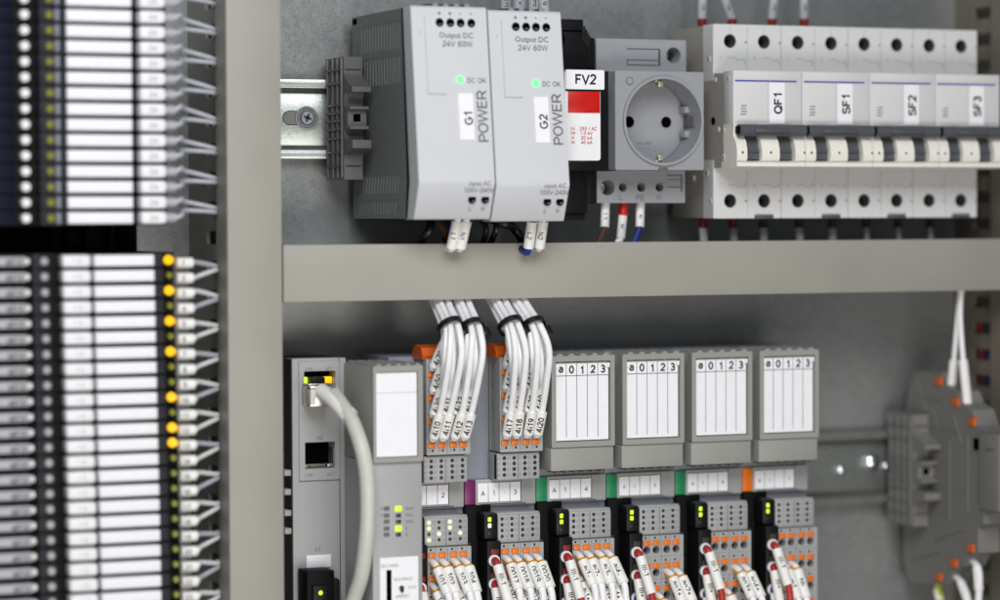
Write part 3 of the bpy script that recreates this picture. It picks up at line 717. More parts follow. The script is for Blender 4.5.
# wires above breakers
for i, px in enumerate((702, 732, 772, 804)):
    d = 24; x, z = W(px, 24, d); q = (.3, -4.5, 1.2, 0)[i]
    p0, p1 = (x, d, z+2), (x+q, d, z+13)
    wire([(x, d, z-8), (x, d, z), p0, p1, (x+q*1.8, d-2, z+24), (x+q*2, d-4, z+44)], 1.4, 'wire_grey',
         f'sleeved wire with red ferrule above the breakers, {ORD[i]} from left', 'sleeved wires above the breakers', (p0, p1), '6%d' % (i+1), sr=2.2, tsize=2.6, smat='sleeve_grey', ferr=((x, d, z-2), (x, d, z+2.2), 'dull_red', 2.3))
for i, px in enumerate((703, 733, 763, 799, 832, 866, 898, 930)):
    d = 30; x, z = W(px, 217, d); red = i < 2
    p0, p1 = (x, d, z-5), (x+.5, d, z-12)
    wire([(x, d, z+2), (x, d, z-3), p0, p1, (x+.5, d, z-20)], 1.3, 'wire_grey' if i != 4 else 'wire_blue', f'grey wire below the breakers, {ORD[i]} from left of eight', 'wires under the breakers',
         (p0, p1) if i < 5 else None, None, sr=2.0, smat='sleeve_grey' if red else 'wire_grey', ferr=((x, d, z+1), (x, d, z-5), 'dull_red' if red else 'brown_dark', 2.1))

# ================================================================== controller (left of the module row)
zt = zy(358.5, 315, 39); zb = ZB+8
X0, X1 = WX(293, 39, 420), WX(340, 39, 420); Xb0, Xb1 = WX(373.3, 75, 420), WX(423, 75, 420)
O = (X0, 8, zb); t = thing('bus_controller', O, 'grey bus controller with two network ports and a white label panel', 'controller')
b = MB(); b.box(X0-.2, X1+4, 8, 26, zb, zt-.2, 'black', .4); b.box(X0-.5, X0-.05, 8, 37.6, zb, zt-.1, 'black'); b.box(X0, X1+3, 25, 30, zt-1.2, zt-.2, 'mod'); b.build('rear_housing', t, O)
b = MB()
pz1, pz0, px0, px1 = zy(371, 319, 39), zy(404, 319, 39), WX(303.6, 39), WX(335, 39)
qz1, qz0 = zy(442, 319, 39), zy(468.5, 319, 39)
b.prism(rr(X0, X1+3, zb, zt, .6), 30, 38.2, 'mod', 'd', [rr(px0, px1, pz0, pz1, .3, 2), rr(px0+.2, px1-.4, qz0, qz1, .3, 2)])
b.prism(rr(WX(298.5, 39), X1-.2, zy(480, 319, 39), zt-1.2, .5), 38.2, 39, 'mod', 'd', [rr(px0, px1, pz0, pz1, .3, 2), rr(px0+.2, px1-.4, qz0, qz1, .3, 2)])
b.box(WX(298.5, 39), X1-.2, 38.1, 38.35, zy(481, 319, 39), zy(480, 319, 39)+.1, 'ink_grey')
for s, px, py, sz in (('LNK', 308.5, 369, 1.9), ('ACT', 328.5, 368.5, 1.9), ('X2', 319, 437.5, 2.4), ('LNK', 308, 475, 2.0), ('ACT', 330, 474, 2.0)): b.text(s, WX(px, 39), 39.05, zy(py, px, 39), sz, 'ink_grey')
b.text('X3', WX(316.5, 39), 38.25, zy(549.5, 316, 39), 2.4, 'ink_grey'); b.box(X1-.15, X1+.15, 38, 38.3, zb, zt, 'ink')
b.build('front_plate', t, O)
for nm, a, c in (('network_port', pz0, pz1), ('network_port', qz0, qz1)):
    b = MB(); b.box(px0, px1, 26, 30.5, a-.5, c+.5, 'hole')
    for k in range(8): b.box(px0+3+k*1.05, px0+3.4+k*1.05, 30, 34, a+.4, a+1.5, 'brass')
    b.box(px0+.5, px0+2.4, 30, 36, a+.4, a+1.6, 'screw', .1); b.box(px1-2.8, px1-.8, 30, 36, a+.4, a+1.6, 'screw', .1)
    b.box(px1-.6, px1-.1, 30, 37.5, a+2, c-3, 'screw'); b.box(px0+.1, px0+.6, 30, 37.5, a+2, c-3, 'screw')
    b.build(nm, t, O)
b = MB(); x, z = W(307, 381, 39); b.box(x-1.7, x+1.7, 36, 38.8, z-1.6, z+1.6, 'led_lime', .3); b.build('status_light', t, O)
b = MB(); x, z = W(328, 380, 39); b.box(x-2, x+2, 36, 38.8, z-1.4, z+1.4, 'led_amber', .3); b.build('status_light', t, O)
b = MB(); b.box(WX(305, 39), WX(329.5, 39), 38.2, 38.9, zy(567.5, 316, 39), zy(555, 316, 39), 'paper', .1); b.build('paper_tag', t, O)
# raised right part
zt2 = zy(365.8, 398, 75)
Dr = 75
b = MB(); zw1, zw0 = zy(372.5, 397, Dr), zy(456.5, 397, Dr); zled = zy(462, 397, Dr)
wx0, wx1 = WX(377, Dr, 420), WX(417.5, Dr, 420)
b.box(Xb0, Xb1, 8, 73, zled+.2, zt2-.4, 'cover', .4)
b.prism(rr(Xb0, Xb1, zled, zt2, .5), 73, Dr, 'cover', 'd', [rr(wx0-.3, wx1+.3, zw0-.3, zw1+.3, .3, 2)])
for k in range(5):
    b.cyl((Xb0+3+k*4.4, 38, zt2-.6), 'd', 1.5, 36, 'cover', 14)
b.build('label_cover', t, O)
b = MB(); b.box(wx0, wx1, 73, 74.2, zw0, zw1, 'paper'); b.box(wx0, wx1, 74.1, 74.25, zy(392.7, 397, Dr)-.08, zy(392.7, 397, Dr)+.08, 'ink_soft'); b.build('label_panel', t, O)
b = MB(); b.box(Xb0-.0, Xb1, 8, 73.4, zb, zled, 'mod', .4)
for (px, py) in [(387, q) for q in (508.6, 515.5, 521.6, 528.5, 534.6)]: x, z = W(px, py, 74); b.box(x-1.3, x+1.3, 73.3, 73.6, z-.9, z+.9, 'ink_grey', .1)
for s, px, py in (('R', 381, 508.5), ('D', 381, 515.5), ('RUN', 409, 508.5), ('FAIL', 409, 515), ('DBG', 409, 521.5), ('D', 406, 528.5), ('E', 406, 534.5)): b.text(s, WX(px, 74), 73.5, zy(py, px, 74), 1.8, 'ink_grey')
b.build('display_housing', t, O)
for i, q in enumerate((508.6, 515.5, 521.6, 528.5, 534.6)):
    x, z = W(398.8, q, 74); b = MB(); on = i in (0, 3); b.box(x-(1.5 if on else 1.2), x+(1.5 if on else 1.2), 73.2, 73.8, z-(1.15 if on else .8), z+(1.15 if on else .8), 'led_lime' if on else 'led_off', .4); b.build('status_light', t, O)
b = MB(); zp1 = zy(557, 397, 74); b.prism(rr(WX(378.5, 74), WX(417, 74), zb+4, zp1, .4), 73.2, 73.9, 'paper')
b.box(WX(385, 74), WX(390, 74), 73.7, 74.05, zb+10, zy(570, 387, 74), 'hole')
b.text('SD-CARD', WX(388, 74), 74, zy(565.5, 388, 74), 1.9, 'ink_soft'); b.text('RUN/PROG', WX(402, 74), 74, zy(579, 402, 74), 1.7, 'ink_soft'); b.text('STOP', WX(411, 74), 74, zy(587, 411, 74), 1.6, 'ink_soft'); b.text('MRESET', WX(401, 74), 74, zy(596, 401, 74), 1.7, 'ink_soft')
x, z = W(401.6, 588, 74); b.cyl((x, 73.7, z), 'd', 1.2, .5, 'ink_soft', 18); b.box(x-.6, x+.6, 73.8, 75.4, z-1.6, z+1, 'ink', .3); b.build('switch_panel', t, O)
# little rail feet left of controller
b = MB()
for py in (472, 491, 512, 530):
    x, z = X0-.5, W(286, py, 33)[1]; b.box(x-3, x+.1, 27, 37.4, z-1.3, z+1.3, 'mod', .4)
b.build('side_foot', t, O)
# plug at bottom
x0, z1 = W(307, 571.5, 52)
O = (x0, 39, z1-24); t = thing('bus_plug', O, 'black plug with a small lit green dot at the foot of the controller', 'plug')
b = MB(); x1 = WX(333, 52); b.box(x0, x1, 39.3, 52, z1-40, z1, 'jet', .6); b.box(x1-1, x1+3.4, 39.3, 50, z1-40, z1-4, 'black', 1.2); b.box(x0+2, x1-4, 51, 54, z1-40, z1-6, 'black', .8); b.build('body', t, O)
x, z = W(321.4, 593, 55); b = MB(); b.cyl((x, 53.6, z), 'd', 1.15, .7, 'led_lime', 16, .8); b.build('status_light', t, O)
# network cable with plug
px_, pz_ = W(320, 391, 44)
pth = [(334, 394, 56), (341, 404, 62), (352, 421, 70), (361, 446, 77), (366.5, 475, 80), (367.6, 514, 80), (365.5, 545, 78), (361, 576, 74), (352, 604, 68), (338, 650, 60)]
P = [(W(a, c, d)[0], d, W(a, c, d)[1]) for a, c, d in pth]
b = MB(); b.tube(P, 3.3, 'cable', 20, 6); o = tag(b.build('network_cable', None, P[0]), 'thick pale grey network cable curving down from the controller port', 'cable')
b = MB()
a0, a1 = P[0], P[1]
p_a = (W(322, 396, 52)[0], 50, W(322, 390, 50)[1]); p_b = (W(350, 417, 68)[0], 68, W(350, 417, 68)[1])
b.tube([p_a, ((p_a[0]+p_b[0])/2, 60, (p_a[2]+p_b[2])/2+.6), p_b], 4.4, 'sleeve', 20, 5, .9, rs=(3.2, 3.9)); b.wrap_text('12', p_a, p_b, 3.3, 3.0, 'ink_grey', nrm=(-.3, 1, .6), across=False); b.build('marker_sleeve', o, P[0])
b = MB(); cx_, cz_ = W(319.5, 393, 46); b.box(cx_-5.6, cx_+5.6, 38, 50, cz_-5.6, cz_+3.2, 'metalplug', .5); b.box(cx_-5.2, cx_+6.6, 37, 47, cz_+3.3, cz_+4.1, 'metalplug', .2); b.box(cx_-3, cx_+3, 36, 45, cz_+3.9, cz_+6.8, 'black', .4)
b.box(cx_-5.8, cx_-3.4, 44, 51, cz_-4.6, cz_+2, 'cable', .5); b.build('connector', o, P[0])

# ================================================================== I/O modules
XM, ZM = WX(498, 56, 520), zy(512, 520, 56)
PM = 34.35
COLS = (2.5, 7.2, 12.5, 17.1)
def mx(i): return XM+(i-1)*PM
def terminal_block(b, x0, zt_, zb_, rows, d=58):
    """plug body with round wire holes; rows = z of the orange levers"""
    holes = []
    for z in rows:
        for c in COLS:
            if z-3.1-1.8 > zb_: holes.append(rr(x0+c-1.75, x0+c+1.75, z-4.9, z-1.5, 1.6, 4))
    b.prism(rr(x0+.5, x0+20.8, zb_, zt_, .4), d-5, d, 'mod', 'd', holes)
    b.box(x0+.6, x0+20.7, d-13, d-9, zb_+.1, zt_-.1, 'mod')
    b.box(x0+.6, x0+20.7, d-9.5, d-8.5, zb_+.1, zt_-.1, 'cover_dark')
    b.box(x0+.6, x0+1.2, d-9, d-5, zb_+.1, zt_-.1, 'mod'); b.box(x0+20.1, x0+20.7, d-9, d-5, zb_+.1, zt_-.1, 'mod'); b.box(x0+.6, x0+20.7, d-9, d-5, zt_-.7, zt_-.1, 'mod')
    b.box(x0+9.75, x0+9.9, d-.1, d+.06, zb_+.4, zt_-.4, 'ink')
    for q, z in enumerate(rows):
        b.box(x0+.6, x0+20.7, d-.1, d+.05, z+4.0, z+4.12, 'ink_grey')
        for k, c in enumerate(COLS):
            b.cyl((x0+c-.6, d-.2, z+2.3), 'd', .5, .25, 'hole', 12); b.text('%d%d' % (k//2*2+q, k % 2), x0+c+1.5, d+.06, z+2.3, 1.5, 'ink_soft')
def dots_block(b, x0, z1, z0, d=56, ch=True):
    b.box(x0, x0+20.2, 45, d-.8, z0, z1, 'mod', .4)
    b.box(x0, x0+20.2, d-4, d, z0, z1-(.8 if ch else 0), 'mod', .5)
    for x in (9.9,): b.box(x0+x-.1, x0+x+.1, d-.1, d+.05, z0+.4, z1-1, 'ink')
    for x in (4.9, 15.0): b.box(x0+x-.05, x0+x+.05, d-.1, d+.04, z0+.6, z1-1.2, 'ink_soft')
DOTX = (1.9, 6.6, 11.7, 16.5)
MIDX = ('purple', 'purple', 'green', 'green', 'green', 'orange')
TILES = ((' ', '1', '.', '2'), ('A', '1', '.', '3'), ('A', '1', '.', '4'), ('A', '1', ' ', '5'), ('A', '1', ' ', '6'), ('A', '1', ' ', '7'))
desc = ('grey module with warm lit lamp grid, right beside the controller',
        'grey module with purple marker and upper plug full of white wires',
        'grey module with green marker and label cover above four ai sleeves',
        'grey module with green marker and label cover above wires printed ao1 and ao2',
        'grey module with green marker and label cover above wires printed ao3 and ao4',
        'grey module with orange marker and label cover, rightmost of the row')
LIT = {(0, 0), (0, 1), (0, 3), (1, 2), (2, 0), (2, 1), (3, 2)}
urows = (31, 41.2, 51.4, 61.6)
lrows = (-16.6, -26.8, -37.0, -47.2)
def module(i):
    x0 = mx(i); O = (x0, 8, ZM-55); z = ZM
    t = thing('interface_module', O, desc[i], 'control module', 'interface modules in a row')
    b = MB(); b.box(x0-12.2, x0+22.1, 8, 45, z-56, z+69, 'mod_base', .4); b.box(x0-6.8, x0+22.0, 44, 47, z+2.4, z+14.2, 'mod', .5)
    b.box(x0-4.5, x0+17, 46.9, 47.25, z+2.9, z+3.2, 'ink'); b.box(x0+14.6, x0+15, 46.9, 47.15, z+3.5, z+14, 'ink_grey')
    for q in range(3): b.box(x0+22-1.6, x0+22.2, 20+q*9, 25+q*9, z+10-q*6, z+12.5-q*6, 'jet', .3)
    b.build('base_housing', t, O)
    b = MB(); b.box(x0-12.15, x0-7.0, 44, 47.1, z+3.2, z+14.0, MIDX[i], .3); b.build('colour_marker', t, O)
    for k, s in enumerate(TILES[i]):
        if i == 0 and k == 0: 
            pass
        b = MB(); a = x0-6.2+k*5.15; b.prism(rr(a, a+4.8, z+4.2, z+12.6, .2, 2), 46.8, 48, 'paper')
        if s.strip(): b.text(s, a+2.4, 48.06, z+8.2, 2.9 if i < 3 else 2.2, 'ink' if i < 3 else 'ink_blue', bold=.012)
        b.build('label_tile', t, O)
    # black supply plug
    b = MB(); b.box(x0-12.1, x0-.1, 44, 48, z-56, z+3.0, 'jet', .4); b.box(x0-7.0, x0-.2, 47, 57, z-11.5, z+.4, 'black', 1.3); b.box(x0-6.6, x0+.1, 47, 59.5, z-56, z-11.7, 'black', .7)
    for k in range(3): b.box(x0-4.9, x0-1.4, 59, 60.0, z-17.6-10.2*k, z-15.2-10.2*k, 'dull_red' if k < 2 and i < 3 else 'brown_dark', .2)
    b.build('supply_plug', t, O)
    for k in range(2):
        b = MB(); b.box(x0-5.2, x0-3.6, 56.8, 57.35, z-3.4-2.65*k, z-1.5-2.65*k, 'led_lime' if k == 0 or i > 1 else 'led_warm', .3); b.build('status_light', t, O)
    b = MB(); b.box(x0-5.0, x0-3.8, 56.8, 57.15, z-9.2, z-7.9, 'led_off', .2); b.build('status_light', t, O)
    # lamp grid
    b = MB(); dots_block(b, x0, z, z-13.2)
    for k in range(4):
        for r_ in range(4): b.text('%d%d' % (k, r_), x0+DOTX[k]+2.1, 56.06, z-2.6-2.55*r_, 1.5, 'ink_soft')
    b.build('lamp_grid', t, O)
    for k in range(4):
        for r_ in range(4):
            g = MB(); x = x0+DOTX[k]; zz = z-2.6-2.55*r_; on = i == 0 and (k, r_) in LIT
            if on: g.cyl((x, 55.8, zz), 'd', .92, .6, 'led_warm', 16, .8)
            else: g.cyl((x, 55.8, zz), 'd', .78, .3, 'led_off', 12)
            g.build('lamp', t, O)
    # lower plug
    b = MB(); terminal_block(b, x0, z-13.4, z-55, [z+q for q in lrows]); b.build('lower_plug', t, O)
    for q in lrows:
        for c in COLS: g = MB(); g.box(x0+c-1.75, x0+c+1.75, 57, 58.8, z+q-1.15, z+q+1.15, 'orange', .35); g.build('release_lever', t, O)
    if i < 2:
        b = MB(); dots_block(b, x0-.2, z+26.2, z+14.4, ch=False)
        for k in range(4):
            for r_ in range(4): b.text('%d%d' % (r_, k), x0+DOTX[k]-2.3+1.1-.3, 56.06, z+24-2.45*r_, 1.5, 'ink_soft')
        b.build('upper_lamp_grid', t, O)
        for k in range(4):
            for r_ in range(4): g = MB(); g.cyl((x0+DOTX[k]+1.2, 55.8, z+24-2.45*r_), 'd', .85, .3, 'led_off', 12); g.build('lamp', t, O)
        b = MB(); b.box(x0+.1, x0+20.9, 45, 47.5, z+26.8, z+68.3, 'cover', .3)
        holes = [rr(x0+c-1.75, x0+c+1.75, z+q+1.5, z+q+4.9, 1.6, 4) for q in urows for c in COLS]
        b.prism(rr(x0+.3, x0+20.6, z+26.8, z+68.3, .4), 53, 58, 'mod', 'd', holes); b.box(x0+.4, x0+20.5, 46, 48.5, z+26.9, z+68.2, 'cover_dark')
        for xx in (x0+.3, x0+19.9): b.box(xx, xx+.7, 46, 53, z+26.9, z+68.2, 'cover')
        b.box(x0+.4, x0+20.5, 46, 53, z+26.9, z+27.6, 'mod'); b.box(x0+.4, x0+20.5, 46, 53, z+67.5, z+68.2, 'mod'); b.box(x0+9.75, x0+9.9, 57.9, 58.06, z+27.2, z+68, 'ink')
        for q in urows:
            for k, c in enumerate(COLS): b.cyl((x0+c+.6, 57.8, z+q-2.3), 'd', .5, .25, 'hole', 12); b.text('%d0' % k, x0+c-1.2, 58.06, z+q-2.4, 1.5, 'ink_soft')
        for q in (36, 46, 56, 64): b.cyl((x0+.3, 51, z+q), 'x', 1.0, -.15, 'ink_soft', 12)
        b.build('upper_plug', t, O)
        for q in urows:
            for c in COLS: g = MB(); g.box(x0+c-1.75, x0+c+1.75, 57, 58.8, z+q-1.15, z+q+1.15, 'orange', .35); g.build('release_lever', t, O)
        b = MB(); b.prism([(44, z+68.2), (56, z+68.2), (57, z+70), (55, z+73.2), (48, z+74.2), (45, z+72)], x0-1, x0+9.5, 'latch', 'x'); b.build('locking_latch', t, O)
    else:
        c0, c1 = x0-11.1, x0+19.4; zt_ = z+68.4; zf = z+28.2; zb_ = z+17.8
        lx0, lx1, lz1, lz0 = c0+2.6, c1-2.4, zt_-3.2, zf+2.8
        b = MB(); b.box(c0+.6, c1-.6, 30, 58.5, zb_+.5, zt_-.6, 'cover', .4)
        b.prism(rr(c0, c1, zf, zt_, .5), 58, 62, 'cover', 'd', [rr(lx0-.5, lx1+.5, lz0-.4, lz1+.7, .2, 2)])
        b.box(c0-.1, c1-.2, 45, 61.2, zb_, zf-.15, 'cover', .5)
        for k in range(5): b.cyl((c0+4.2+k*5.6, 36, zt_-.9), 'd', 1.9, 25.6, 'cover', 16)
        for k in range(6): b.box(c0+3+k*4.4, c0+5+k*4.4, 50, 59.5, zb_-1.2, zb_+.4, 'cover_dark', .2)
        b.build('label_cover', t, O)
        b = MB(); b.box(lx0, lx1, 58, 60.4, lz0, lz1, 'paper'); w5 = (lx1-lx0)/5
        b.box(lx0-.35, lx0+1, 58.4, 61.2, lz1-2.2, lz1-.2, 'paper'); b.box(lx1-1, lx1+.35, 58.4, 61.2, lz1-2.2, lz1-.2, 'paper')
        zh = lz1-5.6; b.box(lx0+.1, lx1-.1, 60.3, 60.5, zh-.16, zh+.1, 'ink')
        for k in range(1, 5): b.box(lx0+k*w5-.13, lx0+k*w5+.13, 60.3, 60.48, lz0+1.4, lz1-.3, 'ink_grey')
        for k, s in enumerate('a0123'): b.text(s, lx0+(k+.5)*w5, 60.52, zh+2.7, 4.5, 'ink', bold=.035)
        b.build('label_card', t, O)
    return t
for i in range(6): module(i)

# ---- bundles of white wires into the two open plugs
ugroup = 'white wires rising from the open upper plugs'
def lerp(a, b, k): return a+(b-a)*k
hexo = [(-3.2, -1.2), (0, -3.1), (3.2, -1.2), (0, 0.2), (-3.1, 2.2), (3.1, 2.2), (-1.4, 4.8), (1.8, 4.9)]
for m in (0, 1):
    x0 = mx(m)
    for bi in (0, 1):
        tx = x0+COLS[bi*2]+2.6+((2.6, 2.3), (-3.6, -3.2))[m][bi]; tsh = ((.6, .2), (-1.6, -3.6))[m][bi]
        slots = {}
        for r_ in range(4):
            for k in (0, 1):
                col = bi*2+k; xh = x0+COLS[col]; zh = ZM+urows[r_]+3.1
                # order of proudness: lowest row in front
                fr = 3-r_                     # 3 = bottom row, most in front
                ox = (k-.5)*(3.7 if fr in (3, 1) else 2.0)+(.7 if fr % 2 else -1.2)
                od = (fr-1.5)*2.9
                jx, jd = random.uniform(-.4, .4), random.uniform(-.5, .5)
                zt_ = ZM+82.6-bi*.6
                ms = (xh-.1+.1*r_, 60.8, zh+.6); me_ = (xh+(1.5+.6*r_ if m == 0 else .4+.45*r_)+jx, 64.0+r_*.2+jd, zh+10.3)
                bend = (lerp(tx, x0+COLS[col], .35)+ox*1.0+jx, 70.5+od*.9, ZM+72+jd*1.5)
                pts = [(xh, 56, zh-.3), ms, me_]
                if r_ < 3: pts.append((lerp(me_[0], bend[0], .5), lerp(me_[1], bend[1], .6), lerp(me_[2], bend[2], .5)))
                if r_ < 2: pts.append(bend)
                elif r_ == 2: pts.append((bend[0], bend[1]-2, ZM+74.5))
                pts += [(tx+ox, 67+od*.8, zt_), (tx+ox*.95+tsh*.5, 57+od*.8, ZM+91), (tx+ox*1.1+tsh, 46+od*.7, ZM+100), (tx+ox*1.1+tsh*1.1, 40+od*.7, bz0+8)]
                n = (9, 17)[m]+[3, 2, 1, 0].index(r_)*4 if False else None
                txt = '4i%d' % ((1 if m == 0 else 5)+col*1 + {0: 12, 1: 8, 2: 4, 3: 0}[r_]) if False else '4i%d' % ((10 if m == 0 else 17)+col+(0 if r_ == 0 else 20*r_))
                lab = f'white wire, {ORD[col]} column and {ORD[3-r_]} row, {("warm lit", "purple marked")[m]} module upper plug'
                wire(pts, 1.42, 'wire_white', lab, ugroup, (ms, me_), txt, sr=2.3, tsize=3.5, sub=6, nrm=(-.35, 1, 0), sflat=1.0, bold=.03,
                     ferr=((xh, 56, zh-.3), ms, 'white', 1.9), tshift=-.6, across=False)
        # cable tie
        cx_, cd_, cz_ = tx, 67+.5, ZM+82.6-bi*.6
        O = (cx_, cd_, cz_); t = thing('cable_tie', O, f'black cable tie round the {ORD[m*2+bi]} white wire bundle from left', 'cable tie', 'cable ties round the white wire bundles')
        tilt = Matrix.Rotation(math.radians(-38), 3, 'X') @ Matrix.Rotation(math.radians(-6), 3, 'Y')
        b = MB(); N = 36; rad = (4.9, 5.6); vs = []; fs = []
        for i in range(N):
            a = 2*math.pi*i/N
            for rr_, zz in ((1, -1.2), (1.16, -1.2), (1.16, 1.2), (1, 1.2)):
                p = tilt @ Vector((rad[0]*rr_*math.cos(a), -rad[1]*rr_*math.sin(a), zz)); vs.append((cx_+p.x, -cd_+p.y, cz_+p.z))
        for i in range(N):
            for q in range(4):
                fs.append((i*4+q, i*4+(q+1) % 4, ((i+1) % N)*4+(q+1) % 4, ((i+1) % N)*4+q))
        b.add(vs, fs, 'tie'); b.build('strap', t, O)
        b = MB(); b.box(cx_+4.4, cx_+8.0, cd_-1.5, cd_+3.2, cz_-4.6, cz_-.2, 'tie', .6, rot=tilt); b.box(cx_+7.5, cx_+9.4, cd_-.5, cd_+1.4, cz_-3.4, cz_-2.4, 'tie', .2, rot=tilt); b.build('lock_head', t, O)

# ---- lower wires
lg = 'white wires hanging from the lower plugs'
ZLOW = ZB+4
def low_wire(m, col, row, txt, lab, dx=2.5, far=False, L=11.2):
    x0 = mx(m); xh = x0+COLS[col]; zh = ZM+lrows[row]-3.1
    j = random.uniform(-.75, .75); j2 = random.uniform(-1.6, 1.6)
    ms = (xh+.8, 62.6, zh-2.3); me_ = (xh+dx+j, 68.8, zh-2.0-L+.8)
    pts = [(xh, 54, zh+.3), (xh+.1, 58.5, zh), ms, me_, (xh+dx+j+.8, 69.5, me_[2]-7), (xh+dx+1.2+j+j2, 69+j, me_[2]-18), (xh+dx+1, 66, ZLOW-14)]
    wire(pts, 1.55, 'wire_white', lab, lg, (ms, me_), txt, sr=2.5, tsize=3.4, sub=6, flip=False, nrm=(-.35, 1, 0), sflat=.85, bold=.022, tshift=-.3, across=False,
         ferr=((xh, 56.5, zh+.2), (ms[0]+.2, ms[1]+.4, ms[2]-.4), 'ferrule', 2.05))
names = {0: ['101', '102', '103', '104'], 1: ['0017', '0018', '0019', '0020'], 2: ['ai1-', 'ai2-', 'ai3-', 'ai4-']}
second = {0: ['109', '110', '111', '112'], 1: ['0023', '0024', '0025', '0026'], 2: ['ai1+', 'ai2+', 'ai3+', 'ai4+']}
for m in (0, 1, 2):
    for c in range(4):
        low_wire(m, c, 1, second[m][c], f'white wire with sleeve printed {second[m][c]}, second row of the lower plugs')
        low_wire(m, c, 0, names[m][c], f'white wire with sleeve printed {names[m][c]}, top row of the lower plugs')
for m, row, tx in ((3, 1, ('ao1+', 'ao2+')), (4, 1, ('ao3+', 'ao4+'))):
    for k, c in enumerate((2, 3)): low_wire(m, c, row, tx[k], f'white wire with sleeve printed {tx[k]} hanging in the right half of its module')
for m, tx in ((3, ('ao1-', 'ao2-')), (4, ('ao3-', 'ao4-'))):
    for k, c in enumerate((0, 1)): low_wire(m, c, 2, tx[k], f'white wire with sleeve printed {tx[k]} low in the left half of its module')
for k, c in enumerate((0, 1)): low_wire(5, c, 1, ('m1', 'bb')[k], f'white wire with sleeve printed {("m1", "bb")[k]} in the orange marked module', L=13)
for k, c in enumerate((0, 1)): low_wire(5, c, 2, ('m2', 'b2')[k], f'white wire with sleeve printed {("m2", "b2")[k]} in the orange marked module')
# red supply wires into the black plugs
mn = ('warm lit', 'purple marked', 'first green marked', 'second green marked', 'third green marked', 'orange marked')
for m in range(0, 6):
    x0 = mx(m)
    for row in (0, 1, 2):
        if m == 0 and row < 1: continue
        xh = x0-3.6; zh = ZM-20.6-10.2*row
        if row == 0: ms, me_ = (xh+.2, 63.5, zh-1.2), (xh+2.6, 70, zh-17)
        else: ms, me_ = (xh-.1, 62, zh-1.0), (xh+.9, 66, zh-17)
        pts = [(xh, 57, zh+.6), (xh, 60.5, zh+.4), ms, me_, (me_[0]+.6, me_[1]+.6, me_[2]-10), (me_[0]+.6, me_[1]-1, me_[2]-20), (me_[0], 64, ZLOW-14)]
        mt = 'wire_red' if row < 2 else 'wire_blue'
        wire(pts, 1.6, mt, f'{"red" if row < 2 else "blue"} wire with white sleeve in {ORD[row]} black socket of {mn[m]} module', 'sleeved supply wires in the black plugs', (ms, me_), 'III-1' if row == 0 else 'III+', sr=2.35, tsize=3.1, sub=6,
             nrm=(-.1, 1, 0), sflat=.9, tshift=-2, across=False, bold=.02)
        g = MB(); g.ring((xh, zh+.4), 1.7, 2.6, 58.8, 60.6, 'white', 22); g.cyl((xh, 59, zh+.4), 'd', 1.65, 2.2, 'wire_red' if row < 2 else 'black', 18, 1.3)
        root = [o for o in C.objects if o.name == 'interface_module' or o.name.startswith('interface_module.')][m]
        g.build('plug_collar', root, (x0, 8, ZM-55))

# ================================================================== relay stacks at the left
DL = 78
PH = 6.25
def stack_px(px, py=300, d=DL): return WX(px, d, py)
# --- upper stack
z_first = WZ(100, 212.5+5.5, DL)      # bottom row
def zrow_u(k): return z_first+k*PH
def relay_u(label):
    z = zrow_u(0); X0 = stack_px(-14); O = (X0, 8, z); t = thing('relay_terminal', O, label, 'relay', 'upper stack of slim relays'); h = PH/2-.1
    b = MB(); b.box(X0, stack_px(172), 8, DL-6, z-h, z+h, 'jet', .3); b.box(X0, WX(14.5, DL-1), DL-7, DL-1, z-h+.2, z+h-.2, 'navy', .3); b.build('body', t, O)
    b = MB(); b.box(WX(41, DL-2), WX(67.5, DL-2), DL-8, DL-1.5, z-h+.1, z+h-.1, 'relay_grey', .4); b.box(stack_px(58), stack_px(63), DL-2, DL-1.2, z-h+.8, z+h-.8, 'mod_base', .3); b.build('relay_insert', t, O)
    for px in (0, 26.2):
        b = MB(); b.cyl((WX(px+1.2, DL-2), DL-7, z), 'd', 1.95, 5, 'white', 22, 1.75); b.build('screw_head', t, O)
    b = MB(); b.cyl((WX(52, DL-1), DL-2, z), 'd', 1.5, 1, 'led_olive', 18); b.build('lamp', t, O)
    b = MB(); b.box(stack_px(69), stack_px(134), DL-8, DL, z-h+.75, z+h-.75, 'paper', .35); b.build('label_strip', t, O)
    b = MB(); b.box(stack_px(141.5), stack_px(167), DL-8, DL+1, z-h+.55, z+h-.55, 'white', 1.1)
    b.text('%d' % 24, stack_px(154), DL+1.05, z, 3.2, 'ink_soft'); b.build('terminal_label', t, O)
    return t, O
rt, RO = relay_u('bottom slim relay of the upper stack, just above the gap')
for k in range(1, 15):
    nm = f'{ORD[k]} slim relay from the bottom of the upper stack' if k < 14 else 'topmost slim relay of the upper stack, cut by the frame'
    dup(rt, (RO[0], 8, zrow_u(k)), nm)
XW = XL+2
def lerp(a, b, k): return a+(b-a)*k
for k in range(15):
    z = zrow_u(k); xs = stack_px(167); pair = k//2 if k % 2 == 0 else k//2
    kk = k+1
    # slot height near the row
    zs_ = -1.6+slotz(zrow_u(k-(k % 2)+1)-.7)+(.9 if k % 2 else -.9)
    p0 = (xs-1, DL-1, z); s1 = (xs+4.2, DL-1.5, z)
    jj = random.uniform(-.5, .5); pts = [p0, (xs+1, DL-1, z), s1, (xs+8, DL-5, z+(1.5 if k % 2 else 1.0)+jj*.6), (xs+12+jj, DL-15, lerp(z, zs_, .45)+2.2+jj*.8), (XL-2, 50, zs_+.9), (XL+2, 38, zs_), (XL+9, 34, zs_-5)]
    nm = f'grey wire {ORD[k]} from the bottom between upper relays and duct' if k else 'lowest grey wire running from the upper relays into the duct'
    wire(pts, .95, 'wire_grey', nm, 'grey wires from the upper relays', ((xs+.3, DL-1, z), s1), None, sr=1.9, smat='sleeve_grey', sub=5, sflat=.9)
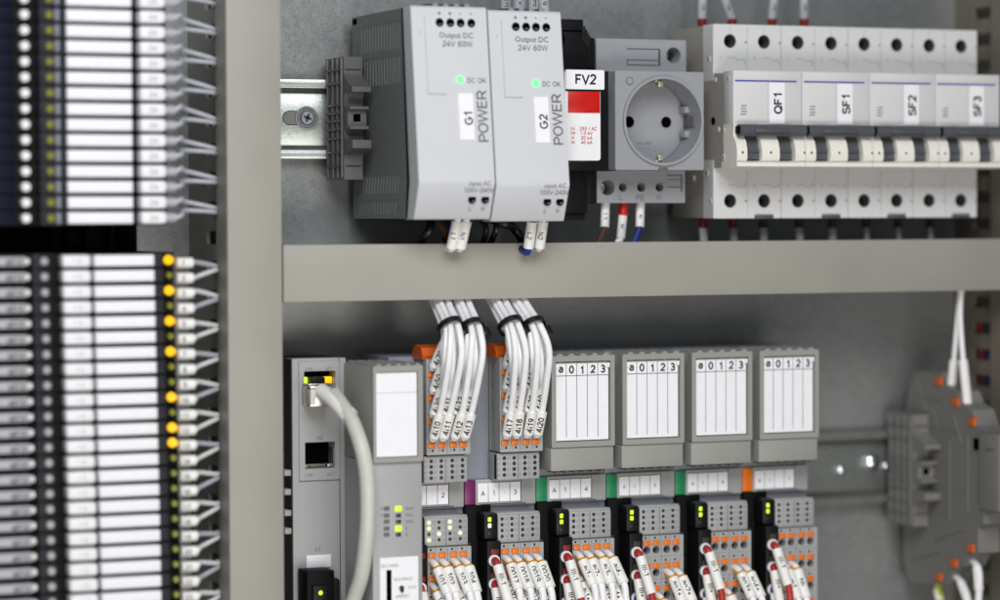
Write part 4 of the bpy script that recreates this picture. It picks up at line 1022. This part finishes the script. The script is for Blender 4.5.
# rail & dark under-structure between stacks
b = MB(); xg = WX(131, 20, 238); zg1, zg0 = WZ(80, 222, 30), WZ(80, 256, 30)
O = (stack_px(-20), 0, zg0); t = thing('rail_bracket', O, 'dark bracket in the gap between the two relay stacks', 'bracket')
b.box(stack_px(-20), xg, .5, 30, zg0, zg1, 'jet', .3); b.build('base', t, O)
b = MB(); b.box(WX(52, 32), WX(60, 32), 29, 33, zg0, zg1, 'black', .4); b.box(WX(68, 32), WX(80, 32), 29, 32, zy(246, 70, 32), zy(230, 70, 32), 'relay_grey', .5); b.box(WX(86, 32), WX(102, 32), 29, 33, zg0, zg1, 'black', .4); b.box(WX(110, 32), WX(114, 32), 29, 34, zg0, zg1, 'relay_grey', .4); b.build('ribs', t, O)

# --- lower stack
PL = 6.23
z_top = WZ(125, 260.5, DL)
def relay_l(label):
    z = z_top; X0 = stack_px(-14); O = (X0, 8, z); t = thing('relay_terminal', O, label, 'relay', 'lower stack of slim relays'); h = PL/2-.1
    b = MB(); b.box(X0, stack_px(178), 8, DL-6, z-h, z+h, 'jet', .3); b.box(stack_px(34), stack_px(52), DL-7, DL-3, z-h+.2, z+h-.2, 'relay_grey', .3); b.box(stack_px(155.5), stack_px(166), DL-7, DL-3, z-h+.3, z+h-.3, 'relay_grey', .3); b.build('body', t, O)
    b = MB(); b.box(X0, stack_px(27), DL-7, DL, z-h+1.1, z+h-1.1, 'sleeve_grey', .9); b.box(stack_px(26), stack_px(31), DL-6, DL-1, z-1.3, z+1.3, 'sleeve', .8)
    b.text('a013', stack_px(14), DL+.05, z, 3.0, 'ink', bold=.03); b.build('marker_sleeve', t, O)
    b = MB(); b.cyl((WX(44.5, DL-2), DL-5, z), 'd', 1.7, 3.5, 'mod', 20, 1.5); b.build('screw_head', t, O)
    b = MB(); b.box(stack_px(62.5), stack_px(91), DL-8, DL+.6, z-h+.6, z+h-.6, 'white', 1.1); b.text('1.3', stack_px(77), DL+.66, z, 2.4, 'ink_soft'); b.build('terminal_label', t, O)
    b = MB(); b.box(stack_px(95), stack_px(154.5), DL-8, DL, z-h+.8, z+h-.8, 'paper', .35); b.build('label_strip', t, O)
    return t, O
rt, RO = relay_l('topmost slim relay of the lower stack with lit amber lamp')
lit = {0, 2, 4, 6, 9, 11, 12}
lt = [rt]
for k in range(1, 24):
    lt.append(dup(rt, (RO[0]+.09*k, 8, z_top-k*PL), f'{ORD[k]} slim relay from the top of the lower stack, amber lamp {"lit" if k in lit else "unlit"}'))
for k, r_ in enumerate(lt):
    ox = .09*k; z = z_top-k*PL; X0 = RO[0]+ox; O = (X0, 8, z); xl = WX(169.5, DL-2)+ox
    b = MB(); on = k in lit
    b.cyl((xl, DL-3.5, z), 'd', 1.95 if on else 1.4, 2, 'led_amber' if on else 'led_olive', 22, 1.7 if on else 1.2); b.build('lamp', r_, O)
    xs = stack_px(178)+ox*.6; zz = z-1.2; up = k % 2
    zs_ = -1.2+slotz(z_top-(k-(k % 2))*PL-PL*.5)+(.9 if not up else -.9)
    p1 = (xs+6.6, DL-2, zz)
    pts = [(xs, DL-2, zz), (xs+1, DL-2, zz), p1, (xs+9.5, DL-7, zz+(.4 if not up else .6)+random.uniform(-.4, .4)), (XL-3, 54, zs_+1.2), (XL+2, 38, zs_), (XL+9, 34, zs_-4)]
    wire(pts, 1.0, 'wire_white' if k % 3 else 'wire_grey', f'wire with white sleeve printed {k+1}, leaving the lower relay stack', 'numbered wires from the lower relays', ((xs, DL-1.6, zz), p1), str(k+1), sr=2.1, tsize=2.9, nrm=(0, 1, 0), sflat=.9, tshift=-1.2, bold=.02)

# ================================================================== terminal block at the right end of the lower rail
XT = WX(905, 8, 470)
def dz(px, py):
    d = DX(px, XT, py); return (d, W(px, py, d)[1])
O = (XT, 8, WZ(905, 580, 8)); t = thing('terminal_block', O, 'grey stepped terminal block with orange levers at the right end of the rail', 'terminal block')
poly = [(903, 470), (903, 425), (908, 395), (913, 374), (918, 371), (943, 372), (947, 385), (958, 392), (962, 403), (972, 410), (977, 426), (984, 430), (984, 432), (1003, 433), (1003, 508), (984, 514), (984, 524), (978, 528), (978, 553), (968, 556), (964, 566), (952, 570), (946, 584), (910, 583), (903, 560)]
pp = [dz(*q) for q in poly]
b = MB(); b.prism(pp, XT, XT+12, 'block_grey', 'x')
b.build('body', t, O)
b = MB()
for a, c in (((915, 395), (945, 402)), ((925, 425), (960, 432)), ((935, 540), (965, 530)), ((912, 560), (940, 552)), ((950, 440), (950, 520)), ((968, 436), (968, 512)), ((918, 380), (926, 410)), ((932, 408), (940, 430)), ((954, 416), (962, 444))):
    p, q = dz(*a), dz(*c); b.tube([(XT-.1, p[0], p[1]), (XT-.1, q[0], q[1])], .35, 'block_grey', 6, 1)
b.build('moulded_ribs', t, O)
b = MB(); p, q = dz(981, 432), dz(1001, 512); b.box(XT-1.2, XT, p[0], q[0], q[1], p[1], 'block_grey', .4); p, q = dz(975, 438), dz(979, 450); b.box(XT-.9, XT, p[0], q[0], q[1], p[1], 'hole', .1); p, q = dz(988, 448), dz(997, 451); b.box(XT-1.5, XT-1, p[0], q[0], q[1], p[1], 'ink_grey', .1)
b.build('cap', t, O)
for px, py in ((940, 381), (957, 402), (973, 422), (972, 548), (955, 563), (940, 577)):
    p = dz(px, py); b = MB(); b.box(XT-1.0, XT+1.6, p[0]-3.4, p[0]+2.2, p[1]-2.0, p[1]+2.0, 'latch', .5); b.build('release_lever', t, O)
# wires of the terminal block
for i, (pth, lab) in enumerate(((((960, 285), (958, 315), (954, 360), (951, 392)), 'left white wire dropping from the duct into the stepped terminal block'),
                               (((961, 285), (960, 315), (963, 360), (968, 408)), 'right white wire dropping from the duct into the stepped terminal block'))):
    P = []
    for k, (a, c) in enumerate(pth):
        x = XT+3-(1 if k == 0 else 0); d = DX(a, x, c); P.append((x, d, W(a, c, d)[1]))
    wire([(P[0][0], P[0][1]-6, P[0][2]+10)]+P, 1.3, 'wire_white', lab, 'white wires above the right terminal block', (P[2], P[3]) if False else (P[1+1], (lerp(P[2][0], P[3][0], .92), lerp(P[2][1], P[3][1], .92), lerp(P[2][2], P[3][2], .92))), '16', sr=2.3, tsize=3, nrm=(-1, .6, 0),
         ferr=((P[3][0], lerp(P[2][1], P[3][1], .9), lerp(P[2][2], P[3][2], .9)), P[3], 'ferrule', 1.7), cat='wire')
for i, (pth, mt, lab) in enumerate((((938, 583), (941, 598), (944, 640)), ((950, 570), (962, 582), (970, 604), (972, 640)), ((966, 556), (977, 566), (979, 590), (974, 640))) and
        [(((937, 582), (940, 600), (944, 645)), 'wire_yellow', 'leftmost wire below the terminal block, with a yellow green end'),
         (((948, 570), (961, 582), (969, 604), (972, 645)), 'wire_white', 'middle white wire curving down below the terminal block'),
         (((964, 555), (977, 566), (979, 590), (974, 645)), 'wire_white', 'rightmost white wire curving down below the terminal block')]):
    P = []
    for k, (a, c) in enumerate(pth):
        x = XT+4; d = DX(a, x, c); P.append((x, d, W(a, c, d)[1]))
    if i == 0: sl = ((P[0][0], lerp(P[0][1], P[1][1], .2), lerp(P[0][2], P[1][2], .4)), P[1])
    else: sl = (P[1], P[2])
    wire(P, 1.7, mt, lab, 'wires below the right terminal block', sl, None, sr=2.3)
# clamp beside it
xc2 = WX(916, 33, 470)
end_clamp((xc2, 0, zc2), 'grey blurred end clamp hooked on the rail left of the stepped terminal block', 8.6, 'block_grey', 1.0)

# ================================================================== camera, light, world
cam = bpy.data.cameras.new('camera'); co = bpy.data.objects.new('camera', cam); C.objects.link(co)
co.matrix_world = Matrix.Translation((0, -CAM_D*S, 0)) @ MC.to_4x4()
cam.sensor_width = 36; cam.lens = 36*F/1000; cam.clip_start = .01; cam.clip_end = 50
cam.dof.use_dof = True; cam.dof.focus_distance = 1.192; cam.dof.aperture_fstop = 3.4; cam.dof.aperture_blades = 9
bpy.context.scene.camera = co
w = bpy.data.worlds.new('World'); bpy.context.scene.world = w; w.use_nodes = True
bg = w.node_tree.nodes['Background']; bg.inputs['Color'].default_value = (.90, .94, 1.0, 1); bg.inputs['Strength'].default_value = .13
def area(loc, tgt, sx, sy, e, col):
    l = bpy.data.lights.new('lamp', 'AREA'); l.shape = 'RECTANGLE'; l.size = sx; l.size_y = sy; l.energy = e; l.color = col
    o = bpy.data.objects.new('ceiling_or_fill_light', l); C.objects.link(o); o.location = Vector(loc)
    o.rotation_euler = (Vector(tgt)-Vector(loc)).to_track_quat('-Z', 'Y').to_euler(); return o
area((.20, -.85, .50), (.36, 0, -.02), .7, .4, 7.4, (.97, .985, 1))
area((.36, -.80, -.32), (.40, 0, 0), .6, .3, 3.2, (1, .95, .87))  # added low warm fill, stands in for light bounced off the floor
sc = bpy.context.scene
sc.view_settings.view_transform = 'Standard'; sc.view_settings.look = 'None'; sc.view_settings.exposure = 0; sc.view_settings.gamma = 1
sc.cycles.max_bounces = 6
